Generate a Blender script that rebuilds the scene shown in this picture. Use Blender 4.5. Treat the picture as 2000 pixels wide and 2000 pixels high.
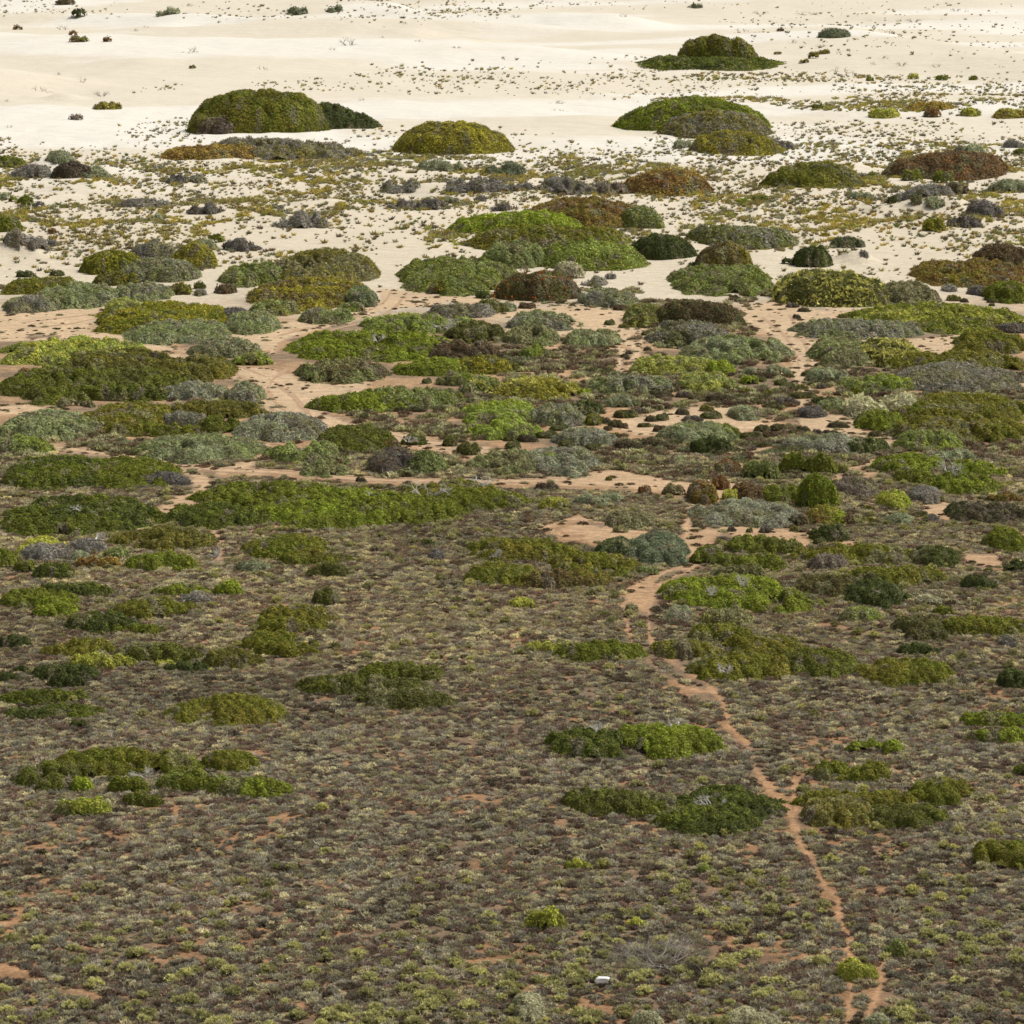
import bpy, math, random
import numpy as np

# ------------------------------------------------------------------ camera, sky, sun, exposure
sc = bpy.context.scene
for o in list(bpy.data.objects):
    bpy.data.objects.remove(o)
H, F, TH = 32.6, 6600.0, math.radians(10.73)      # camera height (m), focal length in photo pixels, pitch
cam_d = bpy.data.cameras.new('camera'); cam = bpy.data.objects.new('camera', cam_d)
sc.collection.objects.link(cam); sc.camera = cam
cam.location = (0, 0, H); cam.rotation_euler = (math.pi/2 - TH, 0, 0)
cam_d.sensor_width = 36; cam_d.lens = 36*F/2000; cam_d.clip_start = 1; cam_d.clip_end = 30000
world = bpy.data.worlds.new('World'); sc.world = world; world.use_nodes = True
SUN_EL, SUN_AZ = math.radians(54), math.radians(72)   # azimuth from +Y towards +X (to the right, just beyond the camera's line)
nt = world.node_tree; nt.nodes.clear()
wo = nt.nodes.new('ShaderNodeOutputWorld'); bg = nt.nodes.new('ShaderNodeBackground')
sky = nt.nodes.new('ShaderNodeTexSky'); sky.sky_type = 'NISHITA'; sky.sun_disc = False
sky.sun_elevation = SUN_EL; sky.sun_rotation = SUN_AZ; sky.dust_density = 3.0; sky.air_density = 1.0; sky.ozone_density = 0.5
hs = nt.nodes.new('ShaderNodeHueSaturation'); hs.inputs['Saturation'].default_value = 0.06
nt.links.new(sky.outputs[0], hs.inputs['Color']); nt.links.new(hs.outputs[0], bg.inputs[0]); nt.links.new(bg.outputs[0], wo.inputs[0])
bg.inputs[1].default_value = 0.056
sun_d = bpy.data.lights.new('sun', 'SUN'); sun_d.energy = 1.5; sun_d.angle = math.radians(16); sun_d.color = (1.0, 0.95, 0.86)
sun = bpy.data.objects.new('sun', sun_d); sc.collection.objects.link(sun)
sun.rotation_euler = (math.pi/2 - SUN_EL, 0, math.pi - SUN_AZ)
sun.location = (60, 150, 200)
sc.view_settings.view_transform = 'Standard'; sc.view_settings.look = 'None'
sc.view_settings.gamma = 1; sc.view_settings.use_curve_mapping = False
sc.view_settings.exposure = 1.23
sc.render.engine = 'CYCLES'
sc.cycles.max_bounces = 4; sc.cycles.diffuse_bounces = 2; sc.cycles.transparent_max_bounces = 4

# ------------------------------------------------------------------ noise and projection helpers
rng = np.random.default_rng(7)
def hsh(i, j, s=0):
    i = np.asarray(i, np.int64) & 0xffffffff; j = np.asarray(j, np.int64) & 0xffffffff
    h = (i*374761393 + j*668265263 + s*2246822519 + 974711) & 0xffffffff
    h = ((h ^ (h >> 13))*1274126177) & 0xffffffff
    h = ((h ^ (h >> 16))*2654435761) & 0xffffffff
    return ((h ^ (h >> 15)) & 0xffffff)/16777216.0
def vnoise(x, y, s=0):
    x = np.asarray(x, float); y = np.asarray(y, float)
    i = np.floor(x); j = np.floor(y); u = x-i; v = y-j; i = i.astype(np.int64); j = j.astype(np.int64)
    u = u*u*(3-2*u); v = v*v*(3-2*v)
    return ((hsh(i, j, s)*(1-u)+hsh(i+1, j, s)*u)*(1-v) + (hsh(i, j+1, s)*(1-u)+hsh(i+1, j+1, s)*u)*v)
def fbm(x, y, s=0, o=4):
    a, t, r = 1.0, 0.0, 0.0
    for k in range(o):
        r = r + a*vnoise(x*2**k, y*2**k, s+k*17); t += a; a *= 0.5
    return r/t
def worley(x, y, s=0):
    i = np.floor(x).astype(np.int64); j = np.floor(y).astype(np.int64)
    best = np.full(np.shape(x), 9.0); cid = np.zeros(np.shape(x))
    for di in (-1, 0, 1):
        for dj in (-1, 0, 1):
            ci, cj = i+di, j+dj
            px = ci+0.15+0.7*hsh(ci, cj, s+1); py = cj+0.15+0.7*hsh(ci, cj, s+2)
            d = (x-px)**2+(y-py)**2; m = d < best
            best = np.where(m, d, best); cid = np.where(m, hsh(ci, cj, s+3), cid)
    return np.sqrt(best), cid
def sst(a, b, x):
    t = np.clip((x-a)/(b-a), 0, 1); return t*t*(3-2*t)
cT, sT = math.cos(TH), math.sin(TH)
def proj(x, y, z):
    zc = y*cT-(z-H)*sT; up = y*sT+(z-H)*cT
    return 1000+F*x/zc, 1000-F*up/zc
def ray(px, py):
    cx = (px-1000)/F; cy = (py-1000)/F
    return cx, cT-cy*sT, -sT-cy*cT
def flat(px, py):
    dx, dy, dz = ray(px, py); t = H/-dz
    return dx*t, dy*t
HUM = [(115, 335, 190, 30), (30, 500, 120, 30), (1668, 512, 120, 24), (1800, 412, 210, 30), (1480, 412, 60, 10), (470, 205, 20, 4),
       (170, 370, 250, 12), (1270, 350, 200, 16), (860, 372, 200, 12), (1000, 340, 150, 8), (1650, 330, 160, 12), (640, 400, 160, 12),
       (930, 108, 260, 20), (1190, 55, 240, 16), (500, 95, 260, 12), (790, 78, 200, 12), (120, 195, 110, 12), (1560, 60, 300, 10),
       (1700, 40, 260, 12), (250, 135, 260, 10), (1080, 240, 400, 8), (1400, 262, 300, 8), (20, 80, 120, 12), (700, 200, 200, 6)]
FLAT = [flat(px_, py_)+(wx_, wy_) for px_, py_, wx_, wy_ in ((1400, 125, 26, 110), (1370, 245, 24, 60), (520, 245, 26, 60), (400, 60, 10, 10))]
HW = []
for (cx, cy, w, h) in HUM:
    x0, y0 = flat(cx, cy); s = F/(y0/cT)
    HW.append((x0, y0, 0.36*w/s, max(0.30*w/s, 1.5), h/s))
def terrain(x, y):
    x = np.asarray(x, float); y = np.asarray(y, float)
    far = sst(245, 330, y); vf = sst(400, 540, y)*(1-0.75*sst(1500, 4000, y))
    z = 0.10*(fbm(x/5, y/6, 3)-.5) + 0.25*(fbm(x/20, y/26, 5, 3)-.5)
    z = z + far*(1-.5*vf)*1.3*(fbm(x/11, y/15, 9)-.5)
    wx = x + 14*(vnoise(x/40, y/40, 21)-.5); wy = y + 30*(vnoise(x/50, y/60, 22)-.5)
    ph = (wx*.42+wy*.9+34*fbm(x/90, y/80, 30, 2))/82.0; q = ph-np.floor(ph)          # asymmetric dune ridges with a slip face
    saw = np.where(q < .78, sst(0, .78, q), 1-sst(.78, 1.0, q))
    fl = np.ones(np.shape(x))
    for (fx_, fy_, fa, fb) in FLAT: fl = fl*(1-.9*np.exp(-((x-fx_)/fa)**2-((y-fy_)/fb)**2))
    z = z + vf*fl*(3.1*saw*sst(.38, .66, vnoise(x/55, y/60, 31)) + 0.9*(fbm(x/24, y/16, 33, 3)-.5))
    for (hx, hy, a, b, h) in HW:
        u = (x-hx)/a; v = (y-hy)/b
        v = np.where(v < 0, v*1.5, v*0.8)
        z = z + h*np.exp(-(u*u+v*v)*(0.9+.3*np.sin(3*u+hx)))
    return z
TERR = None
def ground(px, py):
    """first point where the ray through photo pixel (px,py) meets the terrain"""
    px = np.atleast_1d(np.asarray(px, float)); py = np.atleast_1d(np.asarray(py, float))
    dx, dy, dz = ray(px, py)
    tf = H/-dz; lo = tf*0.80; hit = lo.copy(); done = np.zeros(px.shape, bool)
    N = 60; prev = lo
    for k in range(1, N+1):
        t = lo + (tf*1.15-lo)*k/N
        below = (H+dz*t) < TERR(dx*t, dy*t)
        new = below & ~done
        if new.any():
            a = prev[new].copy(); b = t[new].copy()
            for _ in range(10):
                m = (a+b)/2; bl = (H+dz[new]*m) < TERR(dx[new]*m, dy[new]*m)
                b = np.where(bl, m, b); a = np.where(bl, a, m)
            hit[new] = b; done |= new
        if done.all(): break
        prev = t
    hit = np.where(done, hit, tf)
    x = dx*hit; y = dy*hit
    return x, y, TERR(x, y)
REG = dict(a=(0, 0, .36232), b=(650, 0, .36232), c=(1300, 0, .36232), d=(0, 450, .36232), e=(650, 450, .36232), f=(1300, 450, .36232),
           g=(0, 880, .36232), h=(650, 880, .36232), i=(1300, 880, .36232), k=(0, 1340, .5176), l=(1000, 1340, .5176))
def box(r, x0, y0, x1, y1):
    ox, oy, s = REG[r]; return ox+x0*s, oy+y0*s, ox+x1*s, oy+y1*s
def inpoly(x, y, P):
    c = np.zeros(x.shape, bool); n = len(P)
    for k in range(n):
        x1, y1 = P[k]; x2, y2 = P[(k+1) % n]
        if y1 == y2: continue
        m = ((y1 > y) != (y2 > y)) & (x < (x2-x1)*(y-y1)/(y2-y1)+x1)
        c ^= m
    return c
def segd(x, y, P, closed, ky=2.4):
    d = np.full(x.shape, 1e9); n = len(P)
    for k in range(n if closed else n-1):
        x1, y1 = P[k]; x2, y2 = P[(k+1) % n]; ax, ay = x2-x1, (y2-y1)*ky
        qx, qy = x-x1, (y-y1)*ky
        t = np.clip((qx*ax+qy*ay)/(ax*ax+ay*ay+1e-9), 0, 1)
        d = np.minimum(d, np.hypot(qx-t*ax, qy-t*ay))
    return d
POLY = [
 [(-60,610),(60,610),(110,605),(205,590),(225,588),(200,612),(172,632),(180,646),(240,655),(300,668),(370,686),(382,694),(450,704),(462,714),(530,720),(560,732),(590,740),(660,750),(680,746),(730,742),(705,765),(645,790),(630,808),(700,830),(780,845),(850,860),(920,868),(990,880),(988,892),(940,893),(900,897),(870,882),(800,870),(720,850),(660,850),(640,862),(620,852),(580,830),(520,805),(505,790),(510,770),(470,745),(440,737),(380,722),(340,706),(300,692),(240,674),(130,664),(-60,668)],
 [(740,562),(790,566),(850,576),(960,580),(1010,588),(1090,596),(1150,598),(1200,603),(1240,612),(1265,650),(1250,690),(1230,732),(1200,715),(1212,685),(1150,650),(1100,655),(1080,678),(990,668),(980,655),(1000,632),(940,622),(930,610),(870,597),(800,602),(740,607),(700,627),(610,645),(545,668),(535,692),(515,692),(480,674),(440,656),(500,643),(560,630),(640,618),(690,608),(742,588)],
 [(1450,600),(1510,586),(1600,594),(1680,605),(1610,640),(1578,652),(1600,656),(1750,664),(1900,652),(1915,668),(1880,692),(1790,694),(1700,682),(1620,684),(1602,700),(1590,713),(1570,722),(1580,750),(1590,775),(1602,812),(1572,802),(1560,765),(1545,730),(1548,695),(1520,662),(1490,645),(1450,625)],
 [(1560,812),(1640,810),(1695,830),(1755,850),(1762,872),(1700,872),(1640,852),(1560,835)],
 [(1625,922),(1700,900),(1780,883),(1805,888),(1735,917),(1665,937),(1620,930)],
 [(1090,1020),(1130,1006),(1230,1033),(1350,1056),(1405,1060),(1355,1090),(1200,1066),(1100,1050),(1050,1030)],
 [(1345,1090),(1375,1098),(1350,1117),(1297,1138),(1282,1166),(1268,1197),(1240,1192),(1206,1188),(1228,1148),(1264,1124),(1320,1108)],
 [(1030,935),(1140,925),(1200,915),(1300,935),(1370,945),(1450,940),(1480,955),(1400,985),(1360,990),(1340,970),(1200,950),(1100,950)],
 [(-60,792),(60,790),(125,800),(60,808),(-60,808)],
 [(1180,830),(1300,800),(1420,790),(1540,835),(1440,860),(1350,845),(1250,850)],
 [(1480,1010),(1560,1040),(1680,1060),(1560,1075),(1450,1050),(1400,1030)],
 [(1800,985),(1860,980),(1860,1010),(1800,1005)], [(1880,1080),(1950,1085),(1960,1110),(1890,1100)],
 [(1380,1030),(1420,1035),(1360,1072),(1345,1050)], [(1130,835),(1180,850),(1150,870),(1110,860)],
 [(1470,880),(1500,870),(1480,905),(1440,920)], [(1940,740),(2060,735),(2060,755),(1960,752)],
]
LINE = [  # polyline, half width in photo pixels
 ([(76,868),(180,884),(260,893),(340,906),(430,918),(560,923),(700,934),(800,939),(1000,941),(1100,938),(1200,934),(1330,944)], 9),
 ([(345,925),(400,940),(395,965),(340,985),(308,1005)], 13), ([(430,925),(480,905),(510,885),(515,870)], 12),
 ([(1355,975),(1347,1005),(1340,1035),(1352,1075)], 9),
 ([(415,1035),(430,1070),(425,1085)], 7),
 ([(1215,1188),(1226,1224),(1236,1256),(1262,1282),(1302,1315),(1338,1345),(1390,1352)], 5),
 ([(1266,1188),(1267,1242),(1285,1272),(1320,1298),(1372,1325),(1414,1371)], 5.5),
 ([(1414,1371),(1424,1418),(1466,1459),(1471,1495),(1497,1531),(1538,1573),(1549,1604),(1564,1645),(1595,1692),(1611,1733),(1637,1754),(1640,1790),(1655,1830),(1657,1873),(1662,1940),(1657,2060)], 5),
 ([(1725,1885),(1716,1935),(1694,1985),(1670,2040)], 7), ([(1551,1526),(1556,1590)], 5),
 ([(1570,740),(1565,770),(1590,815)], 11), ([(0,1885),(60,1900)], 9), ([(120,1925),(210,1950)], 3),
]
def path_mask(px, py, sx, sy):
    """signed distance like value, >0 inside a path, in photo pixels"""
    m = np.full(px.shape, -40.0)
    for P in POLY:
        xs = [p[0] for p in P]; ys = [p[1] for p in P]
        k = (px > min(xs)-45) & (px < max(xs)+45) & (py > min(ys)-20) & (py < max(ys)+20)
        if not k.any(): continue
        d = segd(px[k], py[k], P, True); ins = inpoly(px[k], py[k], P)
        m[k] = np.maximum(m[k], np.where(ins, d, -d))
    for P, hw in LINE:
        xs = [p[0] for p in P]; ys = [p[1] for p in P]
        k = (px > min(xs)-45) & (px < max(xs)+45) & (py > min(ys)-20) & (py < max(ys)+20)
        if not k.any(): continue
        ky = 2.0 if abs(P[0][0]-P[-1][0]) > abs(P[0][1]-P[-1][1]) else 1.0
        m[k] = np.maximum(m[k], hw-segd(px[k], py[k], P, False, ky))
    return m + 14*(fbm(sx/1.1, sy/1.6, 77, 3)-.5) - 26*sst(.52, .68, fbm(sx/2.6, sy/4.2, 78, 3))*sst(6, 16, m)

# ------------------------------------------------------------------ materials
def new_mat(name):
    m = bpy.data.materials.new(name); m.use_nodes = True; m.node_tree.nodes.clear(); return m, m.node_tree
def ground_mat(name):
    m, t = new_mat(name); N = t.nodes.new; L = t.links.new
    out = N('ShaderNodeOutputMaterial'); p = N('ShaderNodeBsdfPrincipled'); p.inputs['Roughness'].default_value = 0.95
    p.inputs['Specular IOR Level'].default_value = 0.15
    at = N('ShaderNodeAttribute'); at.attribute_name = 'Col'
    fx = N('ShaderNodeAttribute'); fx.attribute_name = 'Grit'
    geo = N('ShaderNodeNewGeometry'); mp = N('ShaderNodeMapping'); L(geo.outputs['Position'], mp.inputs[0])
    n1 = N('ShaderNodeTexNoise'); n1.inputs['Scale'].default_value = 2.2; n1.inputs['Detail'].default_value = 8; n1.inputs['Roughness'].default_value = .7
    n2 = N('ShaderNodeTexNoise'); n2.inputs['Scale'].default_value = 9.0; n2.inputs['Detail'].default_value = 5
    L(mp.outputs[0], n1.inputs['Vector']); L(mp.outputs[0], n2.inputs['Vector'])
    r1 = N('ShaderNodeMapRange'); r1.inputs[1].default_value = .3; r1.inputs[2].default_value = .7; r1.inputs[3].default_value = .72; r1.inputs[4].default_value = 1.25
    L(n1.outputs[0], r1.inputs[0])
    r2 = N('ShaderNodeMapRange'); r2.inputs[1].default_value = .35; r2.inputs[2].default_value = .65; r2.inputs[3].default_value = .8; r2.inputs[4].default_value = 1.18
    L(n2.outputs[0], r2.inputs[0])
    mm = N('ShaderNodeMath'); mm.operation = 'MULTIPLY'; L(r1.outputs[0], mm.inputs[0]); L(r2.outputs[0], mm.inputs[1])
    mx = N('ShaderNodeMix'); mx.inputs[2].default_value = 1.0     # float mix by grit
    L(fx.outputs['Fac'], mx.inputs[0]); L(mm.outputs[0], mx.inputs[3])
    vm = N('ShaderNodeVectorMath'); vm.operation = 'SCALE'; L(at.outputs['Color'], vm.inputs[0]); L(mx.outputs[0], vm.inputs['Scale'])
    L(vm.outputs[0], p.inputs['Base Color'])
    mp2 = N('ShaderNodeMapping'); L(geo.outputs['Position'], mp2.inputs[0]); mp2.inputs['Scale'].default_value = (.5, 1.2, 1); mp2.inputs['Rotation'].default_value = (0, 0, .12)
    n3 = N('ShaderNodeTexNoise'); n3.inputs['Scale'].default_value = 1.6; n3.inputs['Detail'].default_value = 6; n3.inputs['Distortion'].default_value = .8; L(mp2.outputs[0], n3.inputs['Vector'])
    r3 = N('ShaderNodeMapRange'); r3.inputs[1].default_value = .38; r3.inputs[2].default_value = .60; r3.inputs[3].default_value = .82; r3.inputs[4].default_value = 1.08; L(n3.outputs[0], r3.inputs[0])
    m3 = N('ShaderNodeMath'); m3.operation = 'MULTIPLY'; L(mm.outputs[0], m3.inputs[0]); L(r3.outputs[0], m3.inputs[1]); L(m3.outputs[0], mx.inputs[3])
    b = N('ShaderNodeBump'); b.inputs['Distance'].default_value = .12; b.inputs['Strength'].default_value = .5
    n5 = N('ShaderNodeTexNoise'); n5.inputs['Scale'].default_value = .45; n5.inputs['Detail'].default_value = 6; L(mp2.outputs[0], n5.inputs['Vector'])
    b2 = N('ShaderNodeBump'); b2.inputs['Distance'].default_value = .7; b2.inputs['Strength'].default_value = .55; L(n5.outputs[0], b2.inputs['Height'])
    L(n1.outputs[0], b.inputs['Height']); L(b2.outputs[0], b.inputs['Normal']); L(b.outputs[0], p.inputs['Normal'])
    L(p.outputs[0], out.inputs[0]); return m
def leaf_mat(name, tint=False, rnd=False):
    m, t = new_mat(name); N = t.nodes.new; L = t.links.new
    out = N('ShaderNodeOutputMaterial'); p = N('ShaderNodeBsdfPrincipled'); p.inputs['Roughness'].default_value = 0.7
    p.inputs['Specular IOR Level'].default_value = 0.12
    tr = N('ShaderNodeBsdfTranslucent'); mix = N('ShaderNodeMixShader'); mix.inputs[0].default_value = .28
    at = N('ShaderNodeAttribute'); at.attribute_name = 'Col'; col = at.outputs['Color']
    if tint:
        a2 = N('ShaderNodeAttribute'); a2.attribute_type = 'INSTANCER'; a2.attribute_name = 'tint'
        v = N('ShaderNodeVectorMath'); v.operation = 'MULTIPLY'; L(col, v.inputs[0]); L(a2.outputs['Color'], v.inputs[1]); col = v.outputs[0]
    if rnd:
        oi = N('ShaderNodeObjectInfo'); mr = N('ShaderNodeMapRange'); mr.inputs[3].default_value = .62; mr.inputs[4].default_value = 1.2
        L(oi.outputs['Random'], mr.inputs[0])
        v = N('ShaderNodeVectorMath'); v.operation = 'SCALE'; L(col, v.inputs[0]); L(mr.outputs[0], v.inputs['Scale']); col = v.outputs[0]
    L(col, p.inputs['Base Color']); L(col, tr.inputs['Color'])
    L(p.outputs[0], mix.inputs[1]); L(tr.outputs[0], mix.inputs[2]); L(mix.outputs[0], out.inputs[0]); return m
M_GROUND = ground_mat('sand_and_soil'); M_LEAF = leaf_mat('leaves'); M_INST = leaf_mat('leaves_tinted', tint=True); M_RND = leaf_mat('leaves_varied', rnd=True)
def plain(name, c, rough=.8, sc_=8.):
    m, t = new_mat(name); N = t.nodes.new; L = t.links.new
    out = N('ShaderNodeOutputMaterial'); p = N('ShaderNodeBsdfPrincipled'); p.inputs['Roughness'].default_value = rough
    n = N('ShaderNodeTexNoise'); n.inputs['Scale'].default_value = sc_; cr = N('ShaderNodeValToRGB')
    cr.color_ramp.elements[0].color = (*[v*.6 for v in c], 1); cr.color_ramp.elements[1].color = (*[min(1, v*1.15) for v in c], 1)
    g = N('ShaderNodeNewGeometry'); L(g.outputs['Position'], n.inputs['Vector'])
    L(n.outputs[0], cr.inputs[0]); L(cr.outputs[0], p.inputs['Base Color']); L(p.outputs[0], out.inputs[0]); return m
M_BONE = plain('bleached_wood', (.62, .58, .52)); M_TWIG = plain('grey_twigs', (.33, .30, .26)); M_DTWIG = plain('dark_twigs', (.13, .10, .07))
M_ROCK = plain('white_stone', (.86, .85, .83), .6, 5.)

# ------------------------------------------------------------------ mesh helpers
def mesh_from(name, V, Fc, mat, col=None, smooth=False, extra=None):
    """Fc: (n,3) or (n,4) int array; col: (nv,3)"""
    me = bpy.data.meshes.new(name); V = np.asarray(V, np.float32); Fc = np.asarray(Fc, np.int32)
    k = Fc.shape[1]
    me.vertices.add(len(V)); me.vertices.foreach_set('co', V.ravel())
    me.loops.add(Fc.size); me.loops.foreach_set('vertex_index', Fc.ravel())
    me.polygons.add(len(Fc)); me.polygons.foreach_set('loop_start', np.arange(0, Fc.size, k, dtype=np.int32))
    me.polygons.foreach_set('use_smooth', np.full(len(Fc), smooth))
    if col is not None:
        a = me.color_attributes.new('Col', 'FLOAT_COLOR', 'POINT')
        c4 = np.ones((len(V), 4), np.float32); c4[:, :3] = col; a.data.foreach_set('color', c4.ravel())
    if extra:
        for n_, v_ in extra.items():
            a = me.attributes.new(n_, 'FLOAT', 'POINT'); a.data.foreach_set('value', np.asarray(v_, np.float32))
    me.update(calc_edges=True); me.materials.append(mat); return me
def link(name, me, parent=None, loc=None):
    o = bpy.data.objects.new(name, me); sc.collection.objects.link(o)
    if parent is not None: o.parent = parent
    if loc is not None: o.location = loc
    return o
def tag(o, label=None, cat=None, group=None, kind=None):
    if label: o['label'] = label
    if cat: o['category'] = cat
    if group: o['group'] = group
    if kind: o['kind'] = kind
    return o

# ------------------------------------------------------------------ ground: dunes, heath soil and sandy paths, one continuous surface
def ground_y(py):
    return flat(1000, py)[1]
rows = [5, 15, 30, 50, 66, 78]+[ground_y(p) for p in np.arange(2290, 700, -4.4)]+[ground_y(p) for p in np.arange(700, -45, -2.1)]
rows += [rows[-1]*k for k in (1.05, 1.12, 1.25, 1.5, 2.0, 3, 5, 9, 16)]
us = np.concatenate([[-4, -2, -1, -.6, -.4, -.3, -.25, -.22], np.linspace(-.195, .195, 430), [.22, .25, .3, .4, .6, 1, 2, 4]])
Y, U = np.meshgrid(np.array(rows), us, indexing='ij'); X = U*Y
Z = terrain(X, Y)
PX, PY = proj(X, Y, Z)
nr, nc = X.shape
pm = path_mask(PX.ravel(), PY.ravel(), X.ravel(), Y.ravel()).reshape(X.shape)
pathw = sst(-2.0, 4.0, pm)
nz1 = fbm(X/9, Y/14, 41); nz2 = fbm(X/2.2, Y/3.4, 43); nz3 = fbm(X/60, Y/26, 47, 3)
def lerp(a, b, t):
    return a*(1-t)[..., None]+b*t[..., None]
C = lambda *c: np.array(c, float)[None, None, :]
tS = sst(236, 272, Y+26*(nz1-.5)+10*(nz2-.5))                    # heath -> sand
sandc = lerp(C(.52, .455, .35)+0*X[..., None], C(.565, .51, .415)+0*X[..., None], sst(280, 420, Y))
sandc = lerp(sandc, C(.635, .605, .545)+0*X[..., None], sst(.47, .62, nz3)*sst(330, 420, Y)*.9)   # pale salt-white pans
soil = lerp(C(.27, .155, .08)+0*X[..., None], C(.38, .245, .14)+0*X[..., None], sst(125, 235, Y))
soil = soil*(0.72+.5*nz2)[..., None]
litter = C(.15, .115, .08)+0*X[..., None]
soil = lerp(soil, litter, sst(.42, .62, fbm(X/3, Y/3.5, 51))*.75)
pcol = lerp(C(.345, .205, .11)+0*X[..., None], C(.47, .345, .22)+0*X[..., None], sst(120, 225, Y))
pcol = pcol*(0.88+.24*nz2)[..., None]
base = lerp(soil, sandc, tS); pc = lerp(pcol, sandc, sst(262, 290, Y))
colr = lerp(base, pc, pathw)
grit = .15+.85*(1-tS)*(1-.2*pathw)+.3*tS*sst(330, 270, Y)
nrm_src = mesh_from('tmp', np.stack([X, Y, Z], -1).reshape(-1, 3), np.zeros((1, 3), int), M_GROUND)
bpy.data.meshes.remove(nrm_src)
idx = np.arange(nr*nc).reshape(nr, nc)
quads = np.stack([idx[:-1, :-1], idx[:-1, 1:], idx[1:, 1:], idx[1:, :-1]], -1).reshape(-1, 4)
fpath = ((pm[:-1, :-1]+pm[1:, 1:]) > 0).ravel() & (Y[:-1, :-1].ravel() < 285)
fsand = (tS[:-1, :-1].ravel() > .5) & ~fpath; fheath = ~fsand & ~fpath
VV = np.stack([X, Y, Z], -1).reshape(-1, 3)
gx = (X[:, 2:]-X[:, :-2]); NN = np.zeros((nr, nc, 3))
du = np.gradient(np.stack([X, Y, Z], -1), axis=1); dv = np.gradient(np.stack([X, Y, Z], -1), axis=0)
NN = np.cross(du, dv).reshape(-1, 3); NN /= np.linalg.norm(NN, axis=1)[:, None]
for nm, sel in (('dune_sand', fsand), ('heath_ground', fheath), ('sandy_path', fpath)):
    q = quads[sel]; used, inv = np.unique(q, return_inverse=True)
    me = mesh_from(nm, VV[used], inv.reshape(-1, 4), M_GROUND, colr.reshape(-1, 3)[used], True, {'Grit': grit.ravel()[used]})
    me.normals_split_custom_set_from_vertices(NN[used].tolist())
    tag(link(nm, me), kind='structure')

ROWS = np.array(rows)
def terr(x, y):
    y = np.asarray(y, float); x = np.asarray(x, float)
    fj = np.clip(np.interp(y, ROWS, np.arange(nr)), 0, nr-1.001); fi = np.clip(np.interp(x/np.maximum(y, 1e-3), us, np.arange(nc)), 0, nc-1.001)
    j = fj.astype(int); i = fi.astype(int); v = fj-j; u = fi-i
    return (Z[j, i]*(1-u)+Z[j, i+1]*u)*(1-v)+(Z[j+1, i]*(1-u)+Z[j+1, i+1]*u)*v
TERR = terr
# wheel ruts pressed into the sandy tracks: thin worn strips
RUTS = [[(-20,630),(60,628),(130,620),(210,610)], [(-20,643),(70,640),(140,632),(190,622)], [(260,668),(340,690),(400,705),(460,728),(520,762),(550,798),(590,825),(630,848)],
        [(300,668),(380,690),(450,708),(520,735),(570,770),(600,805),(650,838),(720,858)], [(545,655),(620,638),(700,618),(748,592),(765,570)], [(560,664),(640,646),(720,628),(770,602),(790,580)],
        [(90,873),(200,888),(300,902),(430,921),(560,927),(700,938),(900,943),(1100,941),(1200,936)], [(110,868),(210,882),(310,896),(430,913),(560,919),(700,931),(900,936),(1100,934)],
        [(1562,725),(1558,695),(1530,652),(1490,620)], [(1580,722),(1580,690),(1565,655),(1545,615)], [(655,795),(740,832),(850,860),(970,882)], [(660,805),(740,842),(850,872),(960,890)], [(520,775),(530,745),(560,720)]]
M_RUT = plain('rut_sand', (.40, .26, .155), .95, 3.)
for R_ in RUTS:
    t_ = np.linspace(0, len(R_)-1, 14*len(R_)); qx = np.interp(t_, range(len(R_)), [p_[0] for p_ in R_]); qy = np.interp(t_, range(len(R_)), [p_[1] for p_ in R_])
    gx_, gy_, gz_ = ground(qx, qy); P_ = np.stack([gx_, gy_], 1); P_ += .25*np.stack([fbm(gx_, gy_, 5)-.5, fbm(gx_, gy_, 6)-.5], 1)
    T_ = np.gradient(P_, axis=0); T_ /= np.linalg.norm(T_, axis=1)[:, None]+1e-9; Nn = np.stack([-T_[:, 1], T_[:, 0]], 1)
    w_ = (.20*np.clip(fbm(t_*1.3, t_*0+R_[0][0], 8)*2.6-.75, .0, 1))[:, None]
    A_ = P_+Nn*w_; B_ = P_-Nn*w_; A3 = np.c_[A_, terr(A_[:, 0], A_[:, 1])+.012]; B3 = np.c_[B_, terr(B_[:, 0], B_[:, 1])+.012]
    n_ = len(P_); V_ = np.concatenate([A3, B3]); k_ = np.arange(n_-1)
    tag(link('wheel_rut', mesh_from('wheel_rut', V_, np.stack([k_, k_+1, n_+k_+1, n_+k_], 1), M_RUT)), kind='structure')
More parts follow.
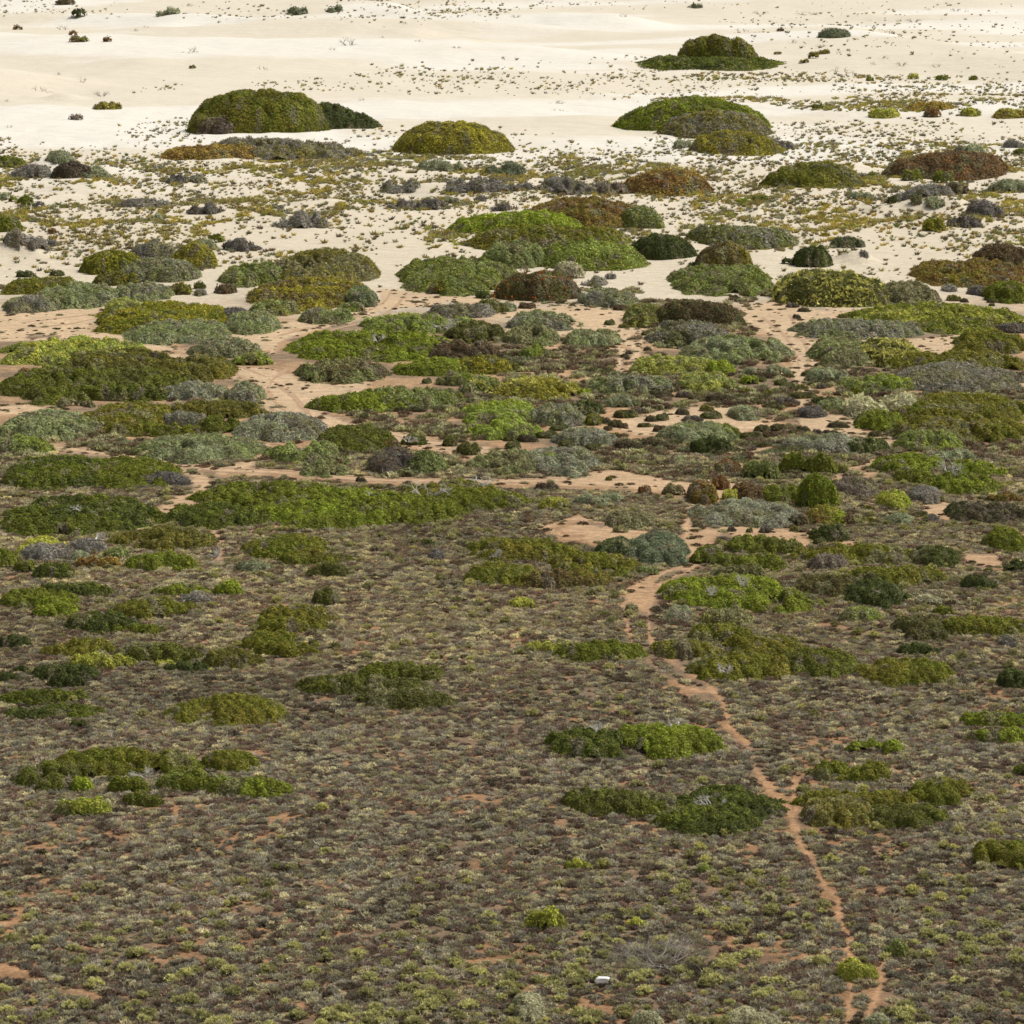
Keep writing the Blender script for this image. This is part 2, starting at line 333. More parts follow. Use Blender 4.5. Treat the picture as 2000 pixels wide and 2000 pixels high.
# ------------------------------------------------------------------ shrubs
PAL = dict(
 grn=(.170, .192, .022), brg=(.28, .34, .034), dgr=(.080, .100, .024), olv=(.235, .205, .032), yel=(.37, .33, .035), ylg=(.45, .45, .08),
 gld=(.40, .29, .06), rst=(.23, .125, .045), brn=(.150, .105, .050), dbr=(.120, .092, .060), prp=(.19, .15, .15), gry=(.29, .27, .225),
 dgy=(.165, .15, .13), slv=(.33, .355, .20), dsv=(.19, .22, .125), sge=(.275, .31, .11), pgn=(.34, .41, .09), dol=(.130, .132, .032),
 gol=(.26, .245, .12), gbr=(.25, .205, .155), crm=(.50, .47, .29))
SPIKY = {'slv', 'gry', 'dgy', 'dsv', 'gbr', 'crm', 'prp'}
def palmix(kinds, x, y, seed, r):
    n = len(x); ks = kinds.split('/')
    c0 = np.array(PAL[ks[0]]); c1 = np.array(PAL[ks[-1]])
    m = sst(.42, .62, .62*fbm(x/1.9, y/1.9, seed)+.38*r.random(n))
    c = c0[None]*(1-m)[:, None]+c1[None]*m[:, None]
    gk = 0 if ks[0] in ('slv', 'gry', 'sge', 'gol', 'rst', 'olv', 'brn') else .05
    m2 = sst(.63+gk, .70+gk, fbm(x/1.1, y/1.3, seed+5)+.05*r.random(n))*.8        # other scrub growing through
    c = c*(1-m2)[:, None]+np.array(PAL['gol'])[None]*m2[:, None]
    m3 = sst(.68+gk, .74+gk, fbm(x/.8, y/1.2, seed+9)+.05*r.random(n))*.7
    c = c*(1-m3)[:, None]+np.array(PAL['gbr'])[None]*m3[:, None]
    return c
def mound_arrays(cx, cy, a, b, h, kinds, seed, spx, cover=1.2, leafpx=2.1, hollow=0.):
    """a lumpy shrub mound as core surface + leaf sprigs; a, b, h in metres, spx = render pixels per metre there"""
    r = np.random.default_rng(seed); k0 = kinds.split('/')[0]; spiky = k0 in SPIKY
    ll = min(max(leafpx/spx, .05), .36*max(a, .3)); L = max(.40, 8.6/spx)*(1.35 if h > 1.8 else 1)*(0.8+.5*r.random())*(1.25 if spiky else 1)
    L = min(L, max(.8*a, .25))
    step = max(ll*1.0, 2.2*a/88); nx = int(2.3*a/step)+3; ny = int(2.3*b/step)+3
    gx = np.linspace(-1.15*a, 1.15*a, nx); gy = np.linspace(-1.15*b, 1.15*b, ny)
    GX, GY = np.meshgrid(gx, gy)
    th = np.arctan2(GY/b, GX/a); rho = np.hypot(GX/a, GY/b)
    tall = h > 1.8; ek = (1.6, .12 if h > 3.2 else .2) if tall else (2.8, (.24+.16*hollow) if a > .8 else .25)
    edge = 1+ek[1]*(fbm(ek[0]*np.cos(th)+seed % 97, ek[0]*np.sin(th)+seed % 31, 5, 4)-(.46 if tall else .42))*2
    rr = rho/edge
    WX = GX+cx; WY = GY+cy
    low = 1+.25*(fbm(WX/(a*.7+.5), WY/(b*.7+.5), seed % 1000+3, 2)-.5)*2
    amp = min(.50*L, .6*h)*(.55 if spiky else 1.); h = max(h-.8*amp, .3*h)
    if tall: env = h*np.clip(1-rr**2.2, 0, 1)**(.52 if h > 3.2 else .64); low = 1+(low-1)*(.3 if h > 3.2 else .6)+.16*(.5-worley(WX/(a*.42), WY/(a*.42), seed % 777)[0])
    else: env = h*np.clip(1-rr**2.6, 0, 1)**.6
    env = env*low
    if hollow > 0 and a > 1.0 and not tall:                       # ragged mats: hollows where the ground shows
        hn = fbm(WX/1.5+seed, WY/2.2, 8, 3)-.12*(hollow-.5)
        env = env*(.25+.75*sst(.28, .42, hn)) - .12*(1-sst(.26, .31, hn))
    f1, cid = worley(WX/L+.25*vnoise(WX*3/L, WY*3/L, 3), WY/(L*1.0), seed % 5000)
    lump = amp*(np.sqrt(np.clip(1-(f1/.74)**2, .0, 1))-.45)*(1.1+1.5*cid)*(.6 if tall else 1)
    Zc = terr(WX, WY)+env+lump*sst(1.0, .8, rr)-.06-(rr > 1)*.2*(rr-1)*h
    # core
    ins = (rr < 1.06) & (env > -.02)
    fi = ins[:-1, :-1] & ins[1:, 1:] & ins[1:, :-1] & ins[:-1, 1:]
    ii = np.arange(nx*ny).reshape(ny, nx)
    q = np.stack([ii[:-1, :-1], ii[:-1, 1:], ii[1:, 1:], ii[1:, :-1]], -1)[fi]
    used, inv = np.unique(q, return_inverse=True)
    V = np.stack([WX, WY, Zc-.35*ll], -1).reshape(-1, 3)
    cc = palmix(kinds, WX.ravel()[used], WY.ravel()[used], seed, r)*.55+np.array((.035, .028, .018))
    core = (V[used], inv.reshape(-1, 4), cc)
    # leaf sprigs sampled by true surface area
    e1 = np.stack([np.full((ny-1, nx-1), gx[1]-gx[0]), np.zeros((ny-1, nx-1)), Zc[:-1, 1:]-Zc[:-1, :-1]], -1)
    e2 = np.stack([np.zeros((ny-1, nx-1)), np.full((ny-1, nx-1), gy[1]-gy[0]), Zc[1:, :-1]-Zc[:-1, :-1]], -1)
    nn = np.cross(e1, e2); ar = np.linalg.norm(nn, axis=-1)*fi
    n = int(min(max(ar.sum()*cover/(.33*ll*ll), 60), 60000))
    p = (ar/ar.sum()).ravel(); ce = r.choice(p.size, n, p=p)
    cj, ci = np.divmod(ce, nx-1); u = r.random(n); v = r.random(n)
    base = np.stack([WX[cj, ci], WY[cj, ci], Zc[cj, ci]], -1)+e1[cj, ci]*u[:, None]+e2[cj, ci]*v[:, None]
    N3 = nn[cj, ci]; N3 /= np.linalg.norm(N3, axis=1)[:, None]
    jit = r.normal(size=(n, 3)); jit /= np.linalg.norm(jit, axis=1)[:, None]
    D = N3*(.75 if not spiky else .9)+jit*.75+np.array((0, 0, .25)); D /= np.linalg.norm(D, axis=1)[:, None]
    T = np.cross(D, r.normal(size=(n, 3))); T /= np.linalg.norm(T, axis=1)[:, None]
    up = r.random(n) < .72                                  # leaves that lie along the crown surface, tilted at random
    pn = N3+.48*jit+np.array((0, 0, .35)); pn /= np.linalg.norm(pn, axis=1)[:, None]
    T2 = np.cross(pn, r.normal(size=(n, 3))); T2 /= np.linalg.norm(T2, axis=1)[:, None]; D2 = np.cross(pn, T2)
    T = np.where(up[:, None], T2, T); D = np.where(up[:, None], D2, D)
    base = base+N3*(up*ll*.45*r.random(n))[:, None]
    ln = ll*(.6+.8*r.random(n))*(1.25 if spiky else 1.0); wd = ln*(.28 if spiky else .42)
    base = base-D*(.25*ln)[:, None]
    P0 = base-T*wd[:, None]*.8; P1 = base+T*wd[:, None]*.8; P2 = base+D*ln[:, None]
    LV = np.stack([P0, P1, P2], 1).reshape(-1, 3)
    c = palmix(kinds, base[:, 0], base[:, 1], seed, r)
    _, lc = worley(base[:, 0]/L, base[:, 1]/L, seed % 5000)
    br = (.62+.80*r.random(n)**1.3)*(.66+.62*lc)
    c = c*br[:, None]; c[:, 0] *= .85+.3*r.random(n)
    LC = np.repeat(c, 3, axis=0)
    return core, (LV, np.arange(3*n).reshape(-1, 3), LC)
def fit(r, x0, y0, x1, y1, hov=None, flat_=False):
    """photo box -> footprint centre, semi axes and height in metres"""
    bx0, by0, bx1, by1 = box(r, x0, y0, x1, y1) if r else (x0, y0, x1, y1)
    gx, gy, gz = ground((bx0+bx1)/2, by1-1); gx, gy, gz = float(gx[0]), float(gy[0]), float(gz[0])
    s = F/(gy*cT-(gz-H)*sT); phi = math.atan2(H-gz, gy); a = .5*(bx1-bx0)/s; Vv = (by1-by0)/s; sp = math.sin(phi)
    ymid = by1
    hT = 5.0 if ymid < 270 else (1.5 if ymid < 560 else (.85 if ymid < 930 else .62))
    if flat_: hT = min(hT, .5*a+.1)
    hT = min(hT, Vv*.85, a*.9+.15) if hov is None else hov
    b = (Vv*Vv-hT*hT)/(2*Vv*sp); b = min(max(b, .45*a), 2.1*a if ymid > 560 else 1.0*a)
    h2 = Vv*Vv-2*Vv*b*sp
    if h2 < (.35*Vv)**2: b = min(b, (Vv*Vv*(1-.12))/(2*Vv*sp)); h2 = Vv*Vv-2*Vv*b*sp
    h = math.sqrt(max(h2, .02)); h = min(h, 1.2*a, .55*a+.15 if flat_ else 9) if hov is None else hov
    return gx, gy+b, gz, a, b, h, s
DATA = """# region kind x0 y0 x1 y1 | label ; '+' adds a lobe to the previous shrub
a grn/olv 1000 478 1760 722 | huge rounded dark green shrub mound on the white dune sand at upper left
+ grn/olv@4.2 1150 480 1620 700
+ olv/grn@3.0 990 545 1400 722
+ brn/prp@2.2 1040 610 1290 728
+ yel/grn 1330 545 1760 702
+ dgr@3.2 1560 520 1930 697
+ dgr@1.6 1700 590 2040 697
a gld/rst@0.9 835 752 1400 860 | golden brown low mat shrub at left foot of the huge upper left mound
a gry/olv@1.5 1100 700 1950 866 | grey and olive low mat shrub in front of the huge upper left mound
a gry 60 790 260 965 | dry grey bush at left end of the silver bush cluster on upper left sand
a slv 245 762 400 900 | spiky silver green bush on top of the upper left hummock
+ slv 370 772 592 965
a dbr 255 862 480 965 | dark eroded root mat on the face of the upper left hummock
a grn -60 852 125 908 | flat green mat at left edge beside the silver bush hummock
a dgy 858 885 1010 995 | dark grey round bush with a brown top below the golden mat
+ gry 980 892 1122 990
a slv 838 33 962 86 | silver bush on the sand at the very top, nearest the top left
a dgr 378 60 458 103 | small dark green dome on bare sand near the top left corner
a dsv 1538 38 1657 84 | dark silver bush on the far sand, left of a matching pair
a dsv 1748 30 1846 71 | dark silver bush on the far sand, right of a matching pair
a brn 290 0 400 30 | low brown twiggy mat at top edge upper left
a rst 365 168 416 193 | small rusty cushion above another rusty mat on upper left sand
a rst/grn 368 203 468 231 | rusty mat with a green rim on the upper left sand
a rst 550 206 602 229 | small lone rusty cushion on upper left sand right of the rusty mat
a rst 65 142 122 164 | small rusty cushion by the left edge of far sand
a ylg/rst 493 556 646 594 | small yellow green plant with red tips on bare sand left of the big mound
a grn 1016 356 1056 373 | tiny lone green cushion on bare sand above the big left mound
a gbr 372 608 446 651 | small dry brown grass hummock on bare sand at left
a grn 88 1048 176 1116 | small round bright green cushion near left edge on tufted sand
+ grn 38 1065 100 1092
a dgy 170 1084 245 1122 | small dark grey mat right of the round green cushion at left
a slv -30 1033 60 1082 | silver bush cut by left edge above the tufted sand
a grn -60 1168 112 1254 | green dome cut by the left edge above a bare twiggy hummock
a gry 20 1270 250 1345 | dry grey twig mat over a sand hummock at left edge
a dgy 170 1290 300 1340 | dark grey low mat beside the twiggy hummock at left
a slv 718 1084 892 1197 | silver blue round bush among tufts left of centre upper field
+ gry 600 1070 980 1120
a dgy 988 1078 1192 1160 | dark grey sprawling mat right of the silver blue round bush
a gry 1468 1130 1745 1232 | slate grey mat trailing down to the right in the tufted sand
a dgy 1193 1242 1386 1360 | dark dead shaggy grass clump on white sand above the green domes
a slv 1012 1245 1160 1345 | silver grass bush at left side of the dark shaggy clump
+ grn 1115 1262 1205 1312
a rst 252 1224 306 1266 | small rusty tuft in the tufted sand at left
b yel/olv 315 658 948 838 | big yellow olive dome shrub standing on sand at upper centre
b slv 455 858 695 925 | low silver blue mat just below the yellow olive dome
b dsv 833 850 1028 952 | round silver grey bush below right of the yellow olive dome
b dgy/gry 575 960 1045 1042 | long dark grey mat below the silver grey bush in upper centre
b gry 245 972 455 1052 | grey wiry bush at left of the long dark grey mat
b dgy 430 1018 592 1136 | dark grey green bush sloping down right in upper centre
b gry/prp 278 1050 442 1132 | small grey purple hummock bush in upper centre
b dgy 828 1070 968 1142 | small slate bush just above the vivid green mat
b slv 598 1040 692 1102 | little silver bush between slate hummocks in upper centre
b dgy 758 1034 832 1090 | little dark bush between slate hummocks in upper centre
b gry 1095 968 1400 1050 | low grey green mat left of the rusty orange mat
b gbr 1390 985 1610 1052 | brown grey dead mat touching the rusty orange mat
b rst/gld 1542 912 2075 1060 | rusty orange mat shrub on sand right of upper centre
b rst/olv 1010 1055 1765 1232 | brown and olive mat shrub behind the vivid green mat
b brg 635 1135 1355 1262 | vivid green low mat in upper centre
b grn/slv 1528 1110 1802 1234 | green mat with silver patch at right end of the brown mat
e olv/grn 720 -22 1600 112 | wide olive green mat below the vivid green mat
+ sge 800 70 1155 208
+ pgn/grn 1080 50 1710 222
e dgr 1590 8 1965 162 | very dark green bush at right end of the wide olive mat
c olv/grn@4.9 75 185 500 345 | lone high green dome on far sand at upper right
c grn/dgr@1.0 -108 305 652 382 | dark green skirt mat around the lone high dome
c dsv 828 150 1007 209 | small dark silver bush alone on far sand at upper right
c dsv 125 12 205 48 | tiny dark silver bush at top edge above the lone dome
c olv 768 285 832 319 | small olive cushion on sand right of the lone dome
+ olv 815 276 892 296
c olv 720 325 778 344 | small flat olive mat close right of the lone dome skirt
c olv 583 280 628 297 | tiny olive cushion just right of the lone dome top
c brn 598 154 642 173 | tiny brown cushion on the far sand right above the dome
c grn 1080 416 1127 441 | small green cushion on the sand line right of the dome
c grn 1458 407 1532 437 | green cushion in the row of cushions at far right
c grn 1633 415 1687 436 | small green cushion, right one in the row at far right
c ylg 1308 402 1372 431 | yellow green plant, left end of cushion row at far right
c grn 788 564 858 593 | small green cushion on sand right of the double green mound
c grn/brg -250 520 600 705 | large rounded green mound on sand at upper right
c olv/gry 0 612 600 750 | olive grey mound in front of the large green mound
+ olv/yel 140 705 640 840
c slv 38 730 148 802 | pale silver bush at left foot of the olive grey mound
c gry 515 700 705 812 | dry grey bush at right foot of the olive grey mound
c olv/grn 545 868 1105 1016 | smooth olive green dome on tufted sand at right
c gry 578 935 652 1012 | grey bush at left foot of the smooth olive dome
c grn 1088 930 1148 958 | small green cushion right of the smooth olive dome
c dgy 1035 920 1100 962 | small dark grey bush at right end of the smooth olive dome
c rst/brn 1205 822 1915 978 | big dark rusty dome near the right edge of the sand
+ grn 1275 925 1385 978
+ grn 1450 930 1560 992
c slv 1555 783 1745 840 | silver bush behind the big rusty dome at right
c slv 1770 940 1990 1042 | silver bush cut by right edge below the rusty dome
c gry 1838 740 1990 802 | grey bush at right edge behind the rusty dome
c grn 1878 800 1970 842 | small green mat at right edge beside the rusty dome
c gry 1215 985 1555 1062 | grey scrub mat directly below the rusty dome
c dbr 1500 985 1645 1052 | dark brown dead mat on the hummock below rusty dome
c slv 1405 1040 1505 1132 | silver grey bush on the eroded hummock at right
c dgy 1620 1060 1835 1172 | dark grey mat on right slope of the eroded hummock
c slv 998 1030 1155 1082 | blue silver patch on sand between two domes at right
c yel/grn 1393 1180 1517 1251 | bright olive cushion on sand slope at right
c dgy 1540 1170 1705 1232 | dark grey trailing mat right of the bright olive cushion
c dgr 1322 1055 1388 1112 | small dark bush on the sand face of the eroded hummock
c dgr 1195 1055 1255 1102 | small dark bush at left end of the eroded hummock
c brg 383 1070 457 1101 | small vivid green mat on tufted sand below the rusty orange mat
c grn 468 1058 562 1092 | small green mat beside the small vivid green mat
c grn/gry 150 1210 718 1347 | long green grey mat ending at right in bare sand
c rst 1398 595 1492 637 | rusty red low bush among yellow plants at far right
c ylg 1105 595 1272 642 | yellow green patch left of the rusty red bush at far right
c ylg 1595 588 1705 632 | yellow green patch right of the rusty red bush at far right
c gld 1295 558 1570 600 | thin golden mat behind the rusty red bush at far right
c ylg/gld 1780 596 1990 642 | yellow gold mat cut by the right edge of the sand
f dgr 688 85 907 202 | dark green hump on sand left of the block shaped hummock
f dgr 624 150 692 186 | tiny dark tuft left of the dark green hump
f dgr/gry@0.7 890 30 1082 98 | dark bush capping the block shaped sand hummock
f dgy@0.3 1045 92 1102 152 | dark trailing mat down right side of the block hummock
f brn/olv 172 55 477 216 | brown leafy bush on sand left of the dark green hump
f dgr 118 175 172 206 | tiny dark bush at left foot of the brown leafy bush
f sge/grn 83 185 612 354 | wide sage green mat on sand left of the yellow flowering bush
f dol@2.2 595 200 1252 420 | large dark bush covered in yellow flowers at right
f gol 1190 282 1512 412 | grey olive mound right behind the yellow flowering bush
f olv/rst 1393 165 2040 320 | brown olive mound at the right edge
f brn 1678 85 2000 198 | dark brown bush at right edge above the brown olive mound
f dgy 1638 302 1768 356 | dark grey bush at foot of the brown olive mound
f grn 1758 285 2000 398 | green bush cut by the right edge below brown mound
f gry 1498 294 1582 336 | small grey dead tuft on sand at foot of brown olive mound
f grn/ylg 1040 392 2000 556 | long bright olive mat below the yellow flowering bush
f sge/gry 728 480 1372 592 | long grey sage mat bordering the sandy fork at right
f brn/dgr@1.9 -95 362 432 525 | dark brown bush mound left of the sandy fork
+ dol/gry -90 490 372 645
e sge/olv 1578 400 1795 525 | sage bush at left side of the dark brown mound
f sge/slv 120 575 692 722 | wide sage and silver mound left of the funnel path
+ grn 250 572 455 640
f dgy 1785 498 1990 558 | dark grey bush at right edge above the green mats
f grn/olv 1598 550 2010 672 | green mat at the right edge by the sandy branch
f olv/grn 1220 655 2010 775 | long dark olive mat running to the right edge
f gol/sge 820 592 1155 737 | sage bush beside the funnel path on its right
f dol 1060 590 1400 742 | dark bush with yellow flowers right of the funnel path
+ grn 1350 640 1412 702
f slv 768 745 1005 822 | silver bush just right of the narrow path neck
f brg/sge 958 778 1385 870 | bright sage dome right of the narrow path neck
f grn 988 850 1082 902 | small dark green bush in front of the bright sage dome
f sge 1068 850 1155 892 | small sage bush in front of the bright sage dome
e ylg/sge 1620 682 2060 785 | yellow sage mound above the field of dark cushions
+ brg 2020 705 2165 785
f sge/ylg 70 765 402 892 | pale yellow sage bush above the dark cushions
f brg 403 778 507 834 | vivid green round cushion among dark cushions
f slv 428 720 675 792 | silver bush left of the narrow path neck
e sge/gry 1368 780 1860 892 | grey sage mound at left of the yellow sage mound
e brg 1308 852 1400 896 | small bright mat left of the dark cushion field
e slv 1463 890 1655 957 | silver low bush at upper left of the cushion field
f gol/gry 1310 720 1990 885 | wide mixed grey scrub thicket at right
f crm 1000 905 1230 1030 | cream flowering bush left of the right hand green mats
+ crm 1190 890 1400 1000
f grn/brg 1038 975 1315 1087 | bright green mat below the cream flowering bush
f grn/olv 1290 885 2020 1060 | broad green mat at right edge under the scrub thicket
+ olv/grn 1225 1010 2020 1168
f sge/brg 1258 1080 1632 1198 | rounded sage bush in front of the broad green mat
f slv 1395 1180 1695 1255 | silver grey strip mat behind the ring shaped green mat
f slv/grn -10 1030 432 1155 | silver and green bush among the dark cushions
f dgr 130 1120 385 1212 | dark green bush below the silver and green bush
f slv/gry 652 1100 1080 1212 | silver grey mat below the small bare sand clearing
+ dgr/sge 960 1110 1210 1212
f slv 348 950 530 1030 | pale silver bush inside the dark cushion field
f dgy 720 950 872 1016 | dark grey bush left of the sandy bend at right
f slv/grn 818 910 992 978 | silver green bush above the sandy bend at right
f dgr 778 893 935 942 | dark green low bush behind the silver green bush
i grn/sge@1.2 410 38 610 167 | leafy green bush, left one of the tall pair right of centre
i grn@1.25 590 12 905 132 | leafy green long bush, right one of the tall pair
i rst/brn 270 55 422 142 | rusty red bush left of the tall green pair
i grn/rst 118 165 292 297 | green round bush with a rusty right side
i rst 250 140 350 216 | small rusty bush behind the green and rusty bush
i ylg 308 205 402 277 | yellow green bush between rusty bushes
i rst/brn 368 165 548 282 | rusty brown bush right of the yellow green bush
i grn 528 182 765 295 | green bush leaning on the tall bright bush
i grn/brg@1.7 712 130 955 322 | tallest bright green round bush right of centre
i gbr 935 145 1155 252 | brown grey dry bush right of the tallest green bush
i slv/gry 183 262 755 424 | wide silver grey thicket below the rusty bushes
i brg/rst 778 298 1002 422 | bright green round bush right of the silver thicket
i dgr 790 405 1005 497 | dark green low bush below the bright round bush
i ylg/brg 1163 215 1347 327 | bright yellow green round bush left of the ring mat
i brn 658 340 785 412 | brown low bush at right end of the silver thicket
i brn 940 350 1025 412 | brown small bush right of the bright round bush
i grn/brg 1145 22 1545 142 | ring shaped green mat with a bleached dead centre
+ grn 1240 100 1480 192
+ grn/brg 1540 55 1902 152
+ grn/brg 1450 130 1855 252
i gry 1340 190 1505 292 | grey dry bush below the left part of the ring mat
i slv 1190 335 1355 408 | silver low bush below the yellow green round bush
i dgy 1400 345 1485 392 | small dark grey bush right of the silver low bush
i dbr/dgr 1543 268 1990 405 | dark brown green thicket at right edge under the ring mat
i rst/grn 1718 225 1990 292 | rusty bush behind the dark thicket at right edge
i grn 1752 420 1995 558 | leafy green bush cut by the right edge below the thicket
i dgr 1820 590 1990 657 | dark green bush at right edge on bare sand
i grn/dol 330 460 752 575 | dark green mound shrub right of the path junction
+ grn/dol 148 520 420 642
+ grn 380 560 665 667
i dol/gol 262 618 615 702 | dull grey green dome behind the vivid mat by the footpath
i olv/grn 690 505 1345 625 | long olive mat right of the dark green mound
i gbr 770 560 1015 652 | brown grey dead bush in front of the long olive mat
i dgr/dol 1330 515 1617 642 | tall dark green bush at right end of the olive mat
i grn/olv 968 620 1585 742 | green olive mat below the long olive mat
i brn/dol 703 662 1110 792 | dull brown mat left of the almost black bush
i dgr 990 700 1348 857 | almost black green bush right of the footpath top
i dgr 1598 665 1798 757 | dark green low bush near right edge on open scrub
i brg/grn -20 690 320 842 | vivid green mat beside the footpath
+ brg/grn 190 668 660 800
+ grn/brg 200 740 875 892
i slv/brg 948 840 1165 932 | silver green cushion bush below the almost black bush
i slv 2 835 152 932 | pale silver bush touching the footpath below vivid mat
i crm 1338 770 1502 842 | cream white bush on scrub right of the almost black bush
i grn 1440 838 1555 892 | small green bush below the cream white bush
i dbr/dol 1255 890 1612 1040 | dull dark brown mat at right in open scrub
i grn/olv 1500 895 2010 1012 | green olive mat running to right edge in open scrub
i dgr 1245 1040 1502 1107 | small dark green mat below the dull brown mat
i dgy 1803 995 1925 1072 | dark grey bush near right edge in open scrub
i gol/ylg 188 850 485 952 | pale olive bush between the vivid mat and the long mat
i olv/grn 118 935 490 1045 | long sprawling olive green mat right of the footpath
+ olv/grn -60 1000 300 1130
+ grn/olv 250 985 765 1135
+ olv/grn 145 1095 720 1248
+ dol/grn 640 1062 1070 1232
+ grn/olv 1058 1118 1585 1275
i dgr 1808 1175 1995 1292 | dark green bush cut by right edge in the open heath
g grn/dgr 845 285 1500 425 | very wide dark green mat with bleached branches in centre left
+ grn 1010 168 1900 335
+ grn/brg 1300 205 2300 432
h grn/olv 345 155 900 300 | green mat around bleached branches, right end of the wide mat
+ grn 300 205 1078 345
+ grn 0 250 720 412
h olv/grn 735 475 1290 605 | long olive green mat left of the path junction
+ olv/grn 1170 540 1672 705
+ grn/olv 728 605 1120 742
+ olv/brn 950 640 1500 757
h dsv/dgr 1418 478 1690 580 | tall silver dark green bush at the path junction
+ dsv 1600 438 1936 627
h ylg 1018 1010 1310 1092 | yellow green mat left of the forked footpath
+ grn 1210 1022 1692 1147
h grn/dol 125 1140 592 1262 | green mat at centre left of the lower heath
+ dol/grn -205 1200 505 1330
+ dol 125 1272 642 1402
h ylg 1108 250 1282 327 | yellow green bush in scrub below the sandy road
h slv 1318 220 1592 307 | flat silver mat in scrub below the sandy road
h gol 1478 315 1735 427 | grey olive mound above the path junction
h sge 1508 405 1595 447 | small sage bush by the sand above the junction
h ylg/brg 948 795 1092 857 | small bright green bush alone in the central heath
h gol 1568 830 1652 877 | small olive bush inside the forked footpath top
h sge 1645 620 1762 677 | sage bush at right end of the long olive mat
h rst 1645 185 1722 242 | small rusty bush, left of two on the sandy road
h rst 1778 178 1902 246 | small rusty bush, right of two on the sandy road
h dbr 1090 170 1225 222 | dark brown low bush at the right end of the wide mat
h dgr 478 480 565 522 | small dark green bush in the grey central heath
h dgy 508 520 605 602 | small dark grey bush in the grey central heath
h brn 628 590 712 627 | small brown bush left of the long olive mat
g grn/dgr -50 240 812 475 | large dark green mat at the left edge with bare twigs
g dol/olv 575 415 1152 552 | dull olive dome below the large left mat
g brg/grn 645 555 1085 660 | flat bright green mat below the dull olive dome
g grn/olv 1308 450 1770 600 | green olive mat below the very wide mat
+ grn/olv 1480 532 1875 632
g slv 1268 585 1462 660 | silver round bush at left of the green olive mat
g dol 1648 610 1885 690 | dark olive low mat below the green olive mat
g ylg 60 470 335 590 | grey bush with a bright yellow green back at left
+ gry 75 500 400 605
g slv 378 540 470 612 | silver small bush right of the grey and yellow bush
g grn -60 540 72 642 | green mat cut by left edge beside the grey bush
g grn 60 590 192 662 | small green mat below the grey and yellow bush
g grn/dgr 160 600 392 702 | dark green mat below the grey and yellow bush
g gld/rst 398 572 645 642 | golden orange mat right of the grey and yellow bush
g gry 358 478 575 562 | dry twiggy grey bush behind the golden mat
g sge 548 530 700 592 | sage bush behind the golden orange mat
g dgr/grn 198 705 602 800 | dark green mat at left in the upper heath
+ grn -30 740 400 862
+ brg/grn 130 795 400 907
g grn/olv 560 790 1082 920 | long green mat trailing right in the left heath
+ dgr/grn 350 865 720 992
+ grn 500 930 855 1007
g brg/grn 815 722 1135 792 | thin bright green mat above the long trailing mat
+ brg 1140 705 1312 792
g gry 958 760 1145 832 | grey dry bush under the thin bright mat
g dol/grn 1678 745 1822 840 | small round dark olive bush standing alone in the heath
g olv/grn 1350 835 1822 985 | olive mat right part of the left heath group
+ olv/grn 1380 900 1680 1002
+ grn/olv 1280 968 1705 1100
g dgr -40 990 162 1072 | dark green mat at left edge of the middle heath
g grn/olv 148 1010 602 1117 | olive green mat second from the left edge
g ylg/grn 368 1088 715 1182 | yellow green mat below the olive green mat at left
g dgr 145 1142 525 1252 | dark green mat below the yellow green mat
+ dgr 58 1150 165 1202
g dgr -40 1185 105 1252 | small dark mat at left edge of the heath
g dgr 238 1200 450 1287 | dark mat in the left heath lowest of its group
g dol/grn 608 1035 1070 1152 | dark olive mat in the middle of the left heath
+ dol/olv 1045 1068 1400 1182
g dgr 868 1140 1125 1202 | small dark mat under the dark olive mat
g grn/olv 1350 1030 1705 1117 | green mat at right end of the dark olive mat
g ylg 838 1125 945 1177 | bright lime cushion between dark olive mats
k grn/dgr -20 12 305 75 | dark green mat near the left edge of lower heath
+ dgr/grn -45 68 397 132
k dgr 258 130 338 162 | small dark mat under the left edge mat
k grn/olv 618 30 1072 157 | green oval mat alone in the lower left heath
k grn/olv 195 235 745 350 | large spreading green mat in the lower left heath
+ dol/grn 20 288 390 402
+ grn 385 338 562 412
+ grn/dol 448 400 627 460
+ grn/sge 572 320 865 402
+ grn/olv 750 240 972 332
+ grn/brg 790 338 1092 427
k brg 258 345 352 407 | bright green bush at front of the spreading mat
k ylg/brg 208 422 432 497 | bright yellow green cushion alone in lower left heath
l grn/dgr 118 165 490 287 | green oval mat left of the footpath with bleached twigs
+ grn/brg 370 143 802 277
l grn/dol 188 368 420 485 | long dark green mat touching the footpath
+ grn/dol 275 390 655 502
+ dgr/grn 615 370 1057 522
+ dgr/grn 543 440 965 572
l brg/grn 1258 195 1492 263 | small bright green mat alone right of the footpath
l grn/olv 1128 275 1425 370 | olive green mat below the small bright mat
l grn/olv 1090 383 1530 472 | green mat with a pale front bush right of footpath
+ gol/olv 1118 420 1390 547
+ dol/grn 1335 435 1642 547
+ grn/olv 1512 345 1778 457
l brg/grn 1683 95 1985 162 | bright green mat cut by right edge in lower heath
+ brg/grn 1718 158 1990 222
l grn 1888 290 1990 342 | small green mat cut by right edge of lower heath
l grn/olv 1760 580 2010 712 | olive mat cut by right edge near the bottom
l ylg/grn 198 652 307 697 | small bright green bush below the long dark mat
l brg/sge 698 665 770 712 | round light green bush left of the lower footpath
l ylg/grn 48 838 217 925 | bright green straggly bush in the bottom centre heath
l ylg 425 872 512 917 | small lime round bush above the bare grey shrub
l grn/sge 1398 960 1507 1032 | round leafy green bush right of the lower footpath
l brg/ylg 1228 1022 1388 1117 | leafy light green bush standing in the footpath
l crm/slv 0 1142 122 1280 | tall pale bush at bottom edge left of the white stone
l crm 748 1208 1025 1300 | pale cream bush at bottom edge nearest the footpath
